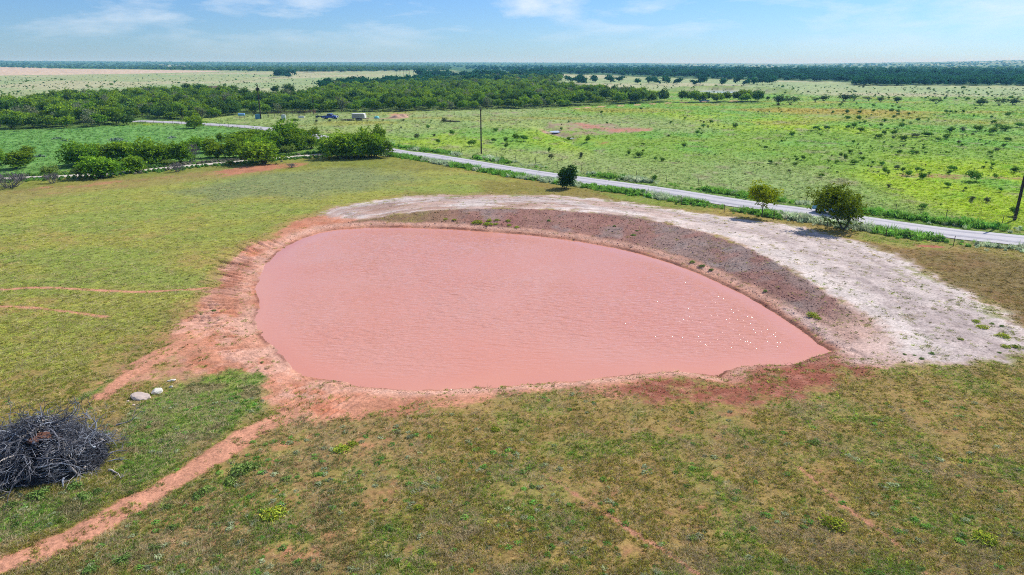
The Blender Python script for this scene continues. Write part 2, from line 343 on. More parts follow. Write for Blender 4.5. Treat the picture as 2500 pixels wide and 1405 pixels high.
# dam: brown clods inside, pale dust outside
slp = on(near, lambda x, y: smooth(-.35, .35, sdist(x, y, SLOPE)+.9*(fbm(x, y, 3, 160)-.5)))*smooth(1.1, 2.2, sdj+.9*(wm-.5))*smooth(0, 7, np.hypot(X-CREST[-1, 0], Y-CREST[-1, 1])+2*(wm-.5))
mixin(soil, lin(164, 137, 128, K), slp)
mixin(soil, lin(172, 124, 110, K), slp*smooth(20, 5, X)*.7)
mixin(soil, lin(166, 118, 106, K), slp*smooth(.45, .65, fbm(X/4, Y/4, 3, 161))*.7)
mixin(soil, lin(156, 150, 146, K), slp*smooth(.55, .75, fbm(X/3, Y/3, 3, 162))*.45)
mixin(soil, lin(152, 128, 86, K), slp*smooth(-4, -13, X)*.6)
cover = np.where(slp > .01, cover*(1-slp)+.04*slp+.25*slp*smooth(-5, -14, X), cover)
wh = on(near, lambda x, y: smooth(-1.2, 1.2, sdist(x, y, WHITE)+3.6*(fbm(x/2.2, y/2.2, 5, 163)-.5)+.8*(vn(x/.4, y/.4, 169)-.5)))*(1-slp)*smooth(1.5, 3.5, sdj)
mixin(soil, lin(231, 217, 209, K), wh)
strk = fbm(tw*7, PHI*9, 5, 164)*.5+.5*fbm(X/1.1, Y/1.1, 4, 167)
mixin(soil, lin(194, 177, 172, K), wh*smooth(.16, .34, tw+.10*(strk-.5))*smooth(1.0, .78, tw+.25*(strk-.5))*(.45+.5*smooth(.38, .62, strk)))
mixin(soil, lin(150, 134, 130, K), wh*smooth(.60, .78, vn(X/.33, Y/.33, 168)*.6+.4*strk)*smooth(.02, .2, tw)*.6)
mixin(soil, lin(198, 164, 148, K), wh*smooth(.40, .58, fbm(tw*5, PHI*6, 4, 165))*smooth(34, 8, X)*.75)
mixin(soil, lin(176, 140, 122, K), wh*smooth(.54, .66, fbm(tw*9, PHI*7, 4, 171))*smooth(26, 5, X)*.7)
endz = region(gpl([(1900,750),(2000,735),(2080,765),(2140,795),(2190,830),(2230,880),(2150,892),(2090,885),(2045,862),(2000,835),(1950,795)]), 1.2, 1.6, 2, 172)*smooth(.3, .9, sdj)*(1-slp)
mixin(soil, lin(216, 186, 174, K), endz*.9); cover *= 1-.93*endz
cover = np.where(wh > .01, cover*(1-wh)+.02*wh+wh*.5*smooth(.5, .7, fbm(X/1.2, Y/1.2, 4, 166))*smooth(.6, .95, tw+.2*(wm-.5)), cover)
# beyond the road: bright pasture
far_side = smooth(2, 6, np.where(rmk, droad, 99))
xr = np.interp(Y.ravel(), np.sort(ROADC[:, 1]), ROADC[np.argsort(ROADC[:, 1]), 0]).reshape(X.shape)
past = smooth(-2, 2, X-xr)*smooth(80, 90, Y)
past = np.where(Y > 236, 1, past); past = np.where(Y < 82, smooth(-2, 2, X-xr-0)*(X > 60), past)
nb = smooth(-2, 2, dtrk-1)*((X < xr) & (Y > 100) & on((Y > 100), lambda x, y: y > np.interp(x, TRACKC[::-1, 0], TRACKC[::-1, 1]), 0).astype(bool))
big = fbm(X/38, Y/60, 4, 200); big2 = fbm(X/16, Y/30, 4, 201); big3 = fbm(X/90, Y/120, 3, 202); sml = fbm(X/3.5, Y/6, 3, 203)
pm = np.clip(past, 0, 1)
mixin(gcol, lin(132, 168, 64, K), pm); mixin(soil, lin(170, 130, 108, K), pm); cover = cover*(1-pm)+.90*pm
mixin(gcol, lin(162, 190, 46, K), pm*smooth(.46, .66, big)*smooth(330, 260, Y)*.95)
mixin(gcol, lin(116, 172, 70, K), pm*smooth(.5, .68, big2)*.7)
mixin(gcol, lin(156, 170, 110, K), pm*smooth(.52, .72, big3)*.75)
mixin(gcol, lin(168, 164, 74, K), pm*smooth(.56, .74, fbm(X/50, Y/22, 4, 204))*smooth(150, 280, Y)*.8)
mixin(gcol, lin(158, 150, 120, K), pm*smooth(.62, .8, sml)*.6)
# left strip between track and road: fresh green
nbm = np.clip(nb, 0, 1)*(1-pm)
mixin(gcol, lin(122, 164, 78, K), nbm*.95); cover = cover*(1-nbm)+.92*nbm
mixin(gcol, lin(146, 164, 84, K), nbm*smooth(.5, .7, big2)*.7)
lf2 = region(gpl([(-300,330),(0,318),(200,312),(480,305),(620,325),(560,370),(400,400),(0,430),(-300,450)]), 3, 3, 10, 205)
mixin(gcol, lin(116, 164, 84, K), lf2*.8)
# pale flats farther off
pale = region(gpl([(-900,268),(0,255),(300,240),(700,232),(900,225),(1300,225),(1500,222),(1700,224),(2000,236),(2500,236),(3200,238),(3200,186),(2500,198),(2090,196),(1640,186),(1330,176),(1100,172),(600,172),(0,178),(-900,180)]), 25, 25, 90, 210)
mixin(gcol, lin(166, 176, 128, K), pale*.92)
mixin(gcol, lin(148, 172, 116, K), pale*smooth(.48, .64, fbm(X/110, Y/160, 4, 211))*.7)
mixin(gcol, lin(190, 184, 148, K), pale*smooth(.52, .68, fbm(X/140, Y/220, 4, 212))*.75)
yel = region(gpl([(1780,268),(1900,264),(2150,268),(2300,276),(2150,284),(1950,278)]), 8, 8, 30, 213); mixin(gcol, lin(176, 156, 70, K), yel*.75)
m = region(gpl([(-900,168),(0,166),(300,170),(530,173),(540,176),(300,181),(0,185),(-900,190)]), 15, 15, 80, 214); mixin(gcol, lin(210, 188, 164, K), m*.95); 
fo = region(gpl([(-900,164),(0,165.5),(300,169),(530,172),(760,176),(1090,171),(1130,184),(1330,179),(1640,190),(1840,196),(2085,200),(2090,208),(2500,209),(3200,212),(3200,153.9),(-900,153.9)]), 20, 40, 150, 215)
fo = np.maximum(fo, smooth(5200, 6500, RR))
mixin(gcol, lin(66, 108, 58, K), fo*.95); mixin(soil, lin(80, 104, 62, K), fo)
light = region(gpl([(1560,156),(2600,156),(2600,174),(2200,173),(1900,166),(1600,160)]), 30, 60, 200, 216); mixin(gcol, lin(112, 140, 92, K), light*.85)
mixin(gcol, lin(176, 176, 150, K), light*smooth(.55, .66, fbm(X/200, Y/420, 3, 217))*.7)
mixin(gcol, lin(176, 180, 150, K), region(gpl([(380,162),(470,163),(470,166),(390,166)]), 20, 20, 100, 218)*.8)
cover = np.maximum(cover, fo*.95); cover = np.maximum(cover, pale*.93)
wdm = region(WOODS, 6, 8, 25, 220); mixin(gcol, lin(92, 116, 52, K), wdm*.8)
# eroded bare ground round the gully, red scrapes
for poly, c, s in (([(1325,300),(1480,298),(1600,318),(1520,326),(1440,330),(1400,350),(1370,335),(1330,325)], (178,150,132), .85), ([(1390,298),(1440,303),(1500,316),(1590,313),(1600,318),(1500,322),(1430,312)], (206,140,116), .8),
                   ([(1435,347),(1500,345),(1500,356),(1440,358)], (176,112,80), .85), ([(1318,310),(1350,316),(1345,326),(1315,320)], (200,150,128), .8), ([(1480,380),(1560,388),(1590,395),(1500,390)], (150,128,90), .7),
                   ([(960,275),(1000,280),(990,288),(930,290),(940,283)], (214,160,130), .9), ([(880,290),(1000,288),(1000,293),(880,294)], (206,180,150), .6), ([(560,296),(600,293),(640,296),(600,300),(540,302)], (196,160,130), .6),
                   ([(2100,410),(2230,422),(2360,430),(2510,436),(2510,442),(2350,438),(2200,430)], (166,112,92), .85), ([(1940,283),(2060,280),(2080,290),(1960,292)], (176,164,140), .7), ([(1000,275),(1280,268),(1300,280),(1000,288)], (168,168,140), .6)):
    m = region(gpl(poly), 2.4, 3.6, 7, 230)*s*(.75+.25*smooth(.35, .6, fbm(X/3, Y/4, 3, 234))); mixin(soil, lin(*c, K), m); cover *= (1-.85*m)
wtrail = stroke(dense(gpl([(1395,267),(1450,262),(1530,258),(1600,254),(1700,249),(1800,247)]), 4), 1.5, .8, .6, 10, 231); mixin(soil, lin(214, 170, 136, K), wtrail); cover *= 1-.95*wtrail
gw = stroke(GULLY, .9, .5, .4, 3, 232); mixin(soil, lin(176, 166, 156, K), gw*.6)
ftrk = stroke(dense(gpl([(560,284),(700,288),(900,291),(1050,286),(1250,276),(1400,267)]), 4), 1.6, 1.2, 1.2, 6, 233); cover *= 1-.45*ftrk
fpr = np.exp(-((fpd-1.05)/.12)**2); mixin(soil, lin(110, 100, 80, K), fpr); cover *= 1-.7*fpr
mixin(gcol, lin(118, 150, 62, K), np.exp(-((fpd-1.5)/.3)**2)*.8)
bankr = smooth(7, 3, np.where(rmk, droad, 99)); mixin(gcol, lin(110, 146, 66, K), bankr*.8); cover = np.maximum(cover, bankr*.9)
sh2 = smooth(3.4, 2.7, np.where(rmk, droad, 99)); mixin(soil, lin(186, 172, 160, K), sh2); cover *= 1-.7*sh2
cover = np.clip(cover, 0, 1)
# fine mottle, then one colour for the sheet
spk = fbm(X/.5, Y/.5, 3, 240); spk2 = vn(X/.22, Y/.22, 241)
gsh = gcol*(.78+.62*spk+.2*(spk2-.5))[..., None]
sshade = soil*(.80+.40*fbm(X/.8, Y/.8, 4, 242))[..., None]
lod = smooth(60, 160, RR)
thr = smooth(-.22, .22, cover*(.82+.14*lod)-.12+.06*lod+(spk*.5+spk2*.2+wm*.3-.5)*1.0*(1-.6*lod)-.35+.35*cover)
thr = thr*np.minimum(1, .60+.40*lod+.34*smooth(.72, .95, cover)); gc = sshade*(1-thr[..., None])+gsh*thr[..., None]
# ---- mesh
V = np.stack([X, Y, Z], -1).reshape(-1, 3)
i0 = (np.arange(NR-1)[:, None]*NT+np.arange(NT)[None, :]).ravel(); jn = np.roll(np.arange(NT), -1)
i1 = (np.arange(NR-1)[:, None]*NT+jn[None, :]).ravel()
FQ = np.stack([i0, i1, i1+NT, i0+NT], 1)
gm, t, b = nodes('earth_and_turf'); Lk = t.links.new
at = t.nodes.new('ShaderNodeAttribute'); at.attribute_name = 'Col'; tcg = t.nodes.new('ShaderNodeTexCoord')
n1 = t.nodes.new('ShaderNodeTexNoise'); n1.inputs['Scale'].default_value = 5; n1.inputs['Detail'].default_value = 6; n1.inputs['Roughness'].default_value = .7
n2 = t.nodes.new('ShaderNodeTexNoise'); n2.inputs['Scale'].default_value = .35; n2.inputs['Detail'].default_value = 8; n2.inputs['Roughness'].default_value = .7
for n in (n1, n2): Lk(tcg.outputs['Object'], n.inputs['Vector'])
r1 = t.nodes.new('ShaderNodeMapRange'); r1.inputs['From Min'].default_value = .3; r1.inputs['From Max'].default_value = .7; r1.inputs['To Min'].default_value = .62; r1.inputs['To Max'].default_value = 1.38
r2 = t.nodes.new('ShaderNodeMapRange'); r2.inputs['From Min'].default_value = .3; r2.inputs['From Max'].default_value = .7; r2.inputs['To Min'].default_value = .82; r2.inputs['To Max'].default_value = 1.18
Lk(n1.outputs['Fac'], r1.inputs['Value']); Lk(n2.outputs['Fac'], r2.inputs['Value'])
mm = t.nodes.new('ShaderNodeMath'); mm.operation = 'MULTIPLY'; Lk(r1.outputs[0], mm.inputs[0]); Lk(r2.outputs[0], mm.inputs[1])
vm = t.nodes.new('ShaderNodeVectorMath'); vm.operation = 'SCALE'; Lk(at.outputs['Color'], vm.inputs[0]); Lk(mm.outputs[0], vm.inputs['Scale']); Lk(vm.outputs[0], b.inputs['Base Color'])
b.inputs['Roughness'].default_value = .95; b.inputs['Specular IOR Level'].default_value = .1
bu = t.nodes.new('ShaderNodeBump'); bu.inputs['Strength'].default_value = .55; bu.inputs['Distance'].default_value = .12; Lk(n1.outputs['Fac'], bu.inputs['Height']); Lk(bu.outputs[0], b.inputs['Normal'])
ground = link('ground', npmesh('ground', V, FQ, gc.reshape(-1, 3), gm, True))
tag(ground, 'red earth and turf plain reaching to the horizon', 'ground', kind='structure')

def gidx(x, y):
    x = np.asarray(x, float); y = np.asarray(y, float); r = np.hypot(x, y); a = np.arctan2(x, y)
    fi = np.interp(r, rs, np.arange(NR)); fj = np.clip((a-tf[0])/(tf[-1]-tf[0])*(len(tf)-1), 0, len(tf)-1.001)
    return fi, fj
def hz(x, y):
    fi, fj = gidx(x, y); i = np.clip(np.floor(fi).astype(int), 0, NR-2); j = np.floor(fj).astype(int); a = fi-i; c = fj-j
    return Z[i, j]*(1-a)*(1-c)+Z[i+1, j]*a*(1-c)+Z[i, j+1]*(1-a)*c+Z[i+1, j+1]*a*c
def samp(arr, x, y):
    fi, fj = gidx(x, y); return arr[np.clip(np.round(fi).astype(int), 0, NR-1), np.clip(np.round(fj).astype(int), 0, len(tf)-1)]
def at_px(x, y):
    a, c = gp(x, y); z = float(hz(a, c)); 
    for _ in range(3): a, c = gp(x, y, z); z = float(hz(a, c))
    return Vector((float(a), float(c), z))

# ------------------------------------------------------------------ pond water
gx = np.arange(SHORE[:, 0].min()-1.5, SHORE[:, 0].max()+1.5, .22); gy = np.arange(SHORE[:, 1].min()-1.5, SHORE[:, 1].max()+1.5, .22)
GX, GY = np.meshgrid(gx, gy, indexing='ij'); wsd = sdist(GX.ravel(), GY.ravel(), SHORE).reshape(GX.shape)
calm = smooth(.0, 3.5, wsd)*(.55+.45*smooth(-24, -12, GX))*(.55+.9*smooth(.3, .7, fbm(GX/9, GY/14, 4, 300)))*(.38+.62*smooth(40, 54, GY))
dirw = (GX*.22+GY*.975)
wz = ZW+calm*.020*(np.sin(dirw*9.5+2.5*vn(GX*.35, GY*.6, 301)*3)*.6+(fbm(GX*1.1, GY*3.2, 3, 302)-.5)*2.2)
keep = wsd > -1.3
ii = np.arange(GX.size).reshape(GX.shape); q = np.stack([ii[:-1, :-1], ii[1:, :-1], ii[1:, 1:], ii[:-1, 1:]], -1)
q = q[keep[:-1, :-1] & keep[1:, 1:]]
used = np.zeros(GX.size, bool); used[q.ravel()] = True; remap = np.cumsum(used)-1
wv = np.stack([GX.ravel(), GY.ravel(), wz.ravel()], 1)[used]
wm_, t, b = nodes('muddy_water'); Lk = t.links.new
b.inputs['Roughness'].default_value = .06; b.inputs['IOR'].default_value = 1.33; b.inputs['Specular IOR Level'].default_value = .5
tcw = t.nodes.new('ShaderNodeTexCoord'); mpw = t.nodes.new('ShaderNodeMapping'); mpw.inputs['Scale'].default_value = (1.2, 3.6, 1); mpw.inputs['Rotation'].default_value = (0, 0, R(-12))
nw = t.nodes.new('ShaderNodeTexNoise'); nw.inputs['Scale'].default_value = 1.0; nw.inputs['Detail'].default_value = 4; nw.inputs['Roughness'].default_value = .6
nc = t.nodes.new('ShaderNodeTexNoise'); nc.inputs['Scale'].default_value = .12; nc.inputs['Detail'].default_value = 4
Lk(tcw.outputs['Object'], mpw.inputs[0]); Lk(mpw.outputs[0], nw.inputs['Vector']); Lk(tcw.outputs['Object'], nc.inputs['Vector'])
wc = t.nodes.new('ShaderNodeMix'); wc.data_type = 'RGBA'; wc.inputs[6].default_value = (*lin(217, 141, 117, .84), 1); wc.inputs[7].default_value = (*lin(217, 157, 139, .84), 1)
Lk(nc.outputs['Fac'], wc.inputs[0]); Lk(wc.outputs[2], b.inputs['Base Color'])
ca = t.nodes.new('ShaderNodeAttribute'); ca.attribute_name = 'Col'
st = t.nodes.new('ShaderNodeMath'); st.operation = 'MULTIPLY'; st.inputs[1].default_value = 1.0; Lk(ca.outputs['Fac'], st.inputs[0])
bw_ = t.nodes.new('ShaderNodeBump'); bw_.inputs['Distance'].default_value = .125; Lk(st.outputs[0], bw_.inputs['Strength']); Lk(nw.outputs['Fac'], bw_.inputs['Height']); Lk(bw_.outputs[0], b.inputs['Normal'])
pond = link('pond_water', npmesh('pond_water', wv, remap[q], np.repeat(np.clip(calm, 0, 1.2).ravel()[used][:, None], 3, 1), wm_, True))
tag(pond, 'pink muddy rippled water of the stock pond', 'pond', kind='structure')
def disc(name, c, rx, ry, z, m, rz=0, n=40, jig=.12):
    a = np.linspace(0, 2*np.pi, n, endpoint=False); k = 1+jig*(vn(np.cos(a)*2+5, np.sin(a)*2+5, 3)-.5)*2
    x = np.cos(a)*rx*k; y = np.sin(a)*ry*k; v = np.stack([c[0]+x*math.cos(rz)-y*math.sin(rz), c[1]+x*math.sin(rz)+y*math.cos(rz), np.full(n, z)], 1)
    me = bpy.data.meshes.new(name); me.from_pydata([tuple(p) for p in v], [], [list(range(n))]); me.update(); return link(name, me, None, m)
M_pale_water = mat('silty_water', (.5, .47, .5), .08, var=.05, spec=.5)
tag(disc('pond_water', FPC, 26, 33, .05+float(hz(*FPC))+.15, M_pale_water), 'pale silver pond far out in the pasture beyond the brush', 'pond', kind='structure')
for qx, qy, a, c_ in ((1361, 324.5, 2.2, 3.0), (1396, 341, 1.6, .6)):
    p = at_px(qx, qy); tag(disc('puddle', p, a, c_, p.z+.12, M_pale_water, R(-20)), 'pale puddle lying in the eroded gully', 'puddle', kind='structure')

# ------------------------------------------------------------------ road and track
def ribbon(name, line, hw, m, lift, edge=.0, nx=7, crown=.04, seed=0, skip=None):
    tn = np.gradient(line, axis=0); tn /= np.linalg.norm(tn, axis=1)[:, None]; nr = np.stack([-tn[:, 1], tn[:, 0]], 1)
    u = np.linspace(-1, 1, nx); s = np.concatenate([[0], np.cumsum(np.linalg.norm(np.diff(line, axis=0), axis=1))])
    P = line[:, None]+nr[:, None]*(u[None, :, None]*hw*(1+edge*(fbm(s[:, None]/1.5+9*np.sign(u)[None, :], s[:, None]*0+3, 3, seed)-.5)[..., None]*2*(np.abs(u)[None, :, None] > .9)))
    z = hz(P[..., 0], P[..., 1]); z = np.maximum(z, z.mean(1, keepdims=True))+lift+crown*(1-np.abs(u)**2)[None, :]
    ids = np.arange(len(line)*nx).reshape(len(line), nx)
    f = np.stack([ids[:-1, :-1], ids[:-1, 1:], ids[1:, 1:], ids[1:, :-1]], -1).reshape(-1, 4)
    if skip is not None: f = f[skip(np.repeat((u[:-1]+u[1:])[None]/2, len(line)-1, 0).ravel())]
    o = link(name, npmesh(name, np.dstack([P, z]).reshape(-1, 3), f, None, m, True))
    return o
def resamp(line, step):
    s = np.concatenate([[0], np.cumsum(np.linalg.norm(np.diff(line, axis=0), axis=1))]); q = np.arange(0, s[-1], step)
    return np.stack([np.interp(q, s, line[:, 0]), np.interp(q, s, line[:, 1])], 1)
def road_mat(name, c1, c2):
    m, t, b = nodes(name); Lk = t.links.new; tcr = t.nodes.new('ShaderNodeTexCoord')
    a = t.nodes.new('ShaderNodeTexNoise'); a.inputs['Scale'].default_value = .5; a.inputs['Detail'].default_value = 7; a.inputs['Roughness'].default_value = .65
    c = t.nodes.new('ShaderNodeTexNoise'); c.inputs['Scale'].default_value = 9; c.inputs['Detail'].default_value = 4
    Lk(tcr.outputs['Object'], a.inputs['Vector']); Lk(tcr.outputs['Object'], c.inputs['Vector'])
    ad = t.nodes.new('ShaderNodeMath'); ad.operation = 'ADD'; Lk(a.outputs['Fac'], ad.inputs[0]); Lk(c.outputs['Fac'], ad.inputs[1])
    mr = t.nodes.new('ShaderNodeMapRange'); mr.inputs['From Min'].default_value = .75; mr.inputs['From Max'].default_value = 1.25; Lk(ad.outputs[0], mr.inputs['Value'])
    x = t.nodes.new('ShaderNodeMix'); x.data_type = 'RGBA'; x.inputs[6].default_value = (*c1, 1); x.inputs[7].default_value = (*c2, 1); Lk(mr.outputs[0], x.inputs[0]); Lk(x.outputs[2], b.inputs['Base Color'])
    b.inputs['Roughness'].default_value = .85; b.inputs['Specular IOR Level'].default_value = .2
    return m
M_road = road_mat('chip_seal', lin(194, 192, 199, K), lin(216, 212, 215, K)); M_worn = road_mat('worn_wheel_path', lin(162, 162, 173, K), lin(196, 194, 201, K)); M_track = road_mat('pale_gravel', lin(206, 196, 184, K), lin(232, 222, 210, K))
RC = resamp(ROADC, 1.2); TC = resamp(TRACKC, .9)
tag(ribbon('road', RC, 2.95, M_road, .06, .05, 9, .05, 5), 'grey chip-seal county road crossing the plain', 'road', kind='structure')
for off, w_ in ((-1.3, .38), (1.25, .38)):
    tn = np.gradient(RC, axis=0); tn /= np.linalg.norm(tn, axis=1)[:, None]; nr = np.stack([-tn[:, 1], tn[:, 0]], 1)
    o = ribbon('wheel_path', RC+nr*off, w_, M_worn, .0, .6, 3, .0, 6)
    me = o.data; co = np.empty(len(me.vertices)*3, np.float32); me.vertices.foreach_get('co', co); co = co.reshape(-1, 3)
    zz = hz(RC[:, 0], RC[:, 1]); co[:, 2] = np.repeat(np.maximum(zz, -.05), 3)+.105; me.vertices.foreach_set('co', co.ravel()); o.parent = bpy.data.objects['road']
tag(ribbon('dirt_track', TC, 1.6, M_track, .05, .25, 7, .03, 8), 'pale gravel track running off the road behind the mesquites', 'track', kind='structure')

# ------------------------------------------------------------------ scatter (stuff): points with rotation, scale, tint
def scatter(name, protos, pts, rot, scl, tint, idx, label, cat, material):
    me = bpy.data.meshes.new(name); n = len(pts); me.vertices.add(n); me.vertices.foreach_set('co', np.asarray(pts, np.float32).ravel())
    def att(nm, ty, d, key): a = me.attributes.new(nm, ty, 'POINT'); a.data.foreach_set(key, np.asarray(d).ravel())
    att('rot', 'FLOAT_VECTOR', np.asarray(rot, np.float32), 'vector'); att('scl', 'FLOAT_VECTOR', np.asarray(scl, np.float32), 'vector')
    att('tint', 'FLOAT_COLOR', np.hstack([tint, np.ones((n, 1))]).astype(np.float32), 'color'); att('idx', 'INT', np.asarray(idx, np.int32), 'value')
    c = bpy.data.collections.new(name+'_kinds')
    for k, p in enumerate(protos):
        if p.materials: pass
        else: p.materials.append(material)
        c.objects.link(bpy.data.objects.new('%s_kind_%02d' % (name, k), p))
    g = bpy.data.node_groups.new(name, 'GeometryNodeTree'); g.interface.new_socket('Geometry', in_out='INPUT', socket_type='NodeSocketGeometry'); g.interface.new_socket('Geometry', in_out='OUTPUT', socket_type='NodeSocketGeometry')
    N = g.nodes.new; gi = N('NodeGroupInput'); go = N('NodeGroupOutput'); ip = N('GeometryNodeInstanceOnPoints'); ci = N('GeometryNodeCollectionInfo')
    ci.inputs['Collection'].default_value = c; ci.inputs['Separate Children'].default_value = True; ci.inputs['Reset Children'].default_value = True
    def na(nm, ty): a = N('GeometryNodeInputNamedAttribute'); a.data_type = ty; a.inputs['Name'].default_value = nm; return a.outputs['Attribute']
    l = g.links.new; l(gi.outputs[0], ip.inputs['Points']); l(ci.outputs[0], ip.inputs['Instance']); ip.inputs['Pick Instance'].default_value = True
    l(na('idx', 'INT'), ip.inputs['Instance Index']); l(na('rot', 'FLOAT_VECTOR'), ip.inputs['Rotation']); l(na('scl', 'FLOAT_VECTOR'), ip.inputs['Scale']); l(ip.outputs[0], go.inputs[0])
    o = link(name, me); o.modifiers.new('scatter', 'NODES').node_group = g
    tag(o, label, cat, kind='stuff'); return o
def blades(seed, n, h, spread, w, lie=.3, curve=.3):
    r = np.random.default_rng(seed); V_, F_ = [], []
    for i in range(n):
        a = r.uniform(0, 6.283); d = spread*r.uniform(0, 1)**.7; bx_, by_ = d*math.cos(a), d*math.sin(a)
        b_ = a+r.normal(0, .8); ln = h*r.uniform(.5, 1.1); tl = lie+r.normal(0, .25); wv_ = w*r.uniform(.6, 1.3)
        sx, sy = -math.sin(b_)*wv_/2, math.cos(b_)*wv_/2; ux, uy, uz = math.cos(b_)*math.sin(tl), math.sin(b_)*math.sin(tl), math.cos(tl)
        m = len(V_); V_ += [(bx_-sx, by_-sy, -.01), (bx_+sx, by_+sy, -.01), (bx_+ux*ln*.6+sx*.7, by_+uy*ln*.6+sy*.7, uz*ln*.6), (bx_+ux*ln*(1+curve)*.95, by_+uy*ln*(1+curve)*.95, max(uz*ln*(1-curve*.4), .005))]
        F_ += [(m, m+1, m+2), (m, m+2, m+3)]
    c = np.repeat(r.uniform(.7, 1.25, (n, 1)), 4, 0)*np.ones((1, 3)); c *= np.repeat(1+r.normal(0, .05, (n, 3)), 4, 0)
    return npmesh('blades', V_, F_, np.clip(c, .3, 1.5))
def leafy(seed, n, r_, h, s, up=.5):
    """a mound of small leaves"""
    r = np.random.default_rng(seed); d = r.normal(size=(n, 3)); d /= np.linalg.norm(d, axis=1)[:, None]; d[:, 2] = np.abs(d[:, 2])
    c = d*r.uniform(.35, 1, (n, 1))**.6*np.array([r_, r_, h]); c *= (1+.3*(vn(d[:, 0]*2+seed, d[:, 1]*2, 4)-.5))[:, None]
    return leafquads(r, c, s, np.repeat(r.uniform(.7, 1.25, (n, 1)), 3, 1))
def leafquads(r, c, s, col, stretch=1.8, bias=None):
    n = len(c); a = r.normal(size=(n, 3)); a /= np.linalg.norm(a, axis=1)[:, None]
    if bias is not None: a = a+bias; a /= np.linalg.norm(a, axis=1)[:, None]
    b_ = np.cross(a, r.normal(size=(n, 3))); b_ /= np.linalg.norm(b_, axis=1)[:, None]
    sz = (s*r.uniform(.6, 1.4, (n, 1))); a = a*sz*stretch/2; b_ = b_*sz/2
    v = np.stack([c-a, c+b_*.9, c+a, c-b_*.9], 1).reshape(-1, 3); f = np.arange(4*n).reshape(n, 4)
    return npmesh('leaves', v, f, np.repeat(col, 4, 0))
def lump(seed, s=1.0):
    bm = bmesh.new(); bmesh.ops.create_icosphere(bm, subdivisions=1, radius=.5*s); r = random.Random(seed)
    for v in bm.verts: v.co *= r.uniform(.6, 1.2); v.co.z *= .7
    me = bpy.data.meshes.new('lump'); bm.to_mesh(me); bm.free()
    a = me.color_attributes.new('Col', 'FLOAT_COLOR', 'POINT'); a.data.foreach_set('color', np.ones(len(me.vertices)*4, np.float32)); return me

# grass over everything within ~130 m
def pick(n, x0=-260, x1=2760, y0=385, y1=1500, pw=1.0):
    pxs = rng.uniform(x0, x1, n); pys = y0+(y1-y0)*rng.uniform(0, 1, n)**pw; return gp(pxs, pys)
def grass_pts(n, y0, y1, fn, pw=1.0):
    x, y = pick(n, y0=y0, y1=y1, pw=pw); p = fn(x, y); k = rng.uniform(size=n) < p; return x[k], y[k]
def pack(x, y, smin, smax, hv=.35):
    n = len(x); z = hz(x, y); s = rng.uniform(smin, smax, n)[:, None]*np.array([[1, 1, 1.]]); s[:, 2] *= rng.uniform(1-hv, 1+hv, n)
    return np.stack([x, y, z], 1), np.stack([rng.normal(0, .08, n), rng.normal(0, .08, n), rng.uniform(0, 6.283, n)], 1), s
def grass_prob(x, y):
    c = np.clip(samp(cover, x, y)+rng.normal(0, .10, len(x)), 0, 1)
    dr = samp(droad, x, y); dt = samp(dtrk, x, y); s_ = samp(sdj, x, y); br = vn(x/.55, y/.55, 103)*.45+fbm(x/2.2, y/2.2, 3, 101)*.55
    return np.clip(np.clip(c, 0, 1)**1.3-(br-.5)*1.5*(c < .97), .012, 1)*(dr > 2.6)*(dt > 1.4)*(s_ > .1)
x, y = grass_pts(270000, 383, 1500, grass_prob, .85)
P_, R_, S_ = pack(x, y, .75, 1.35); dd = np.hypot(x, y); S_ *= (np.clip(dd/42, .8, 2.4)**.75)[:, None]; S_[:, 2] *= np.clip(34/dd, .35, 1.0)
tg = samp(gcol, x, y)*np.clip(rng.normal(2.05, .6, len(x)), .7, 3.4)[:, None]; tg *= 1+rng.normal(0, .06, (len(x), 3))
dry = rng.uniform(size=len(x)) < .27+.35*smooth(.5, .7, fbm(x/2.5, y/2.5, 3, 310))*(dd < 45); tg[dry] = (lin(214, 198, 158, K)*np.clip(rng.normal(1.25, .35, len(x)), .4, 1.5)[:, None])[dry]
dk = rng.uniform(size=len(x)) < .12; tg[dk] *= .45
ix = rng.integers(0, 4, len(x)); ix[dry] = 4+rng.integers(0, 2, dry.sum())
GK = [blades(s, 14, .12, .11, .018, .6) for s in range(4)]+[blades(20+s, 9, .36, .12, .016, 1.25, .05) for s in range(2)]
scatter('meadow_grass', GK, P_, R_, S_, np.clip(tg, .005, .8), ix, 'short olive and straw coloured grass covering the field around the pond', 'grass', M_grass)
# pasture tufts beyond the road
x, y = grass_pts(110000, 230, 560, lambda x, y: grass_prob(x, y)*np.maximum(samp(pm, x, y), samp(nbm, x, y))*.9, 1.2)
P_, R_, S_ = pack(x, y, .8, 1.7); S_ *= (np.clip(np.hypot(x, y)/75, .9, 4)**.9)[:, None]; S_[:, 2] *= .8
tg = samp(gcol, x, y)*np.clip(rng.normal(1.5, .3, len(x)), .6, 2.4)[:, None]; dk = rng.uniform(size=len(x)) < .10; tg[dk] *= .45
scatter('pasture_grass', GK[:4], P_, R_, S_, np.clip(tg, .005, .8), rng.integers(0, 4, len(x)), 'bright green pasture grass beyond the county road', 'grass', M_grass)
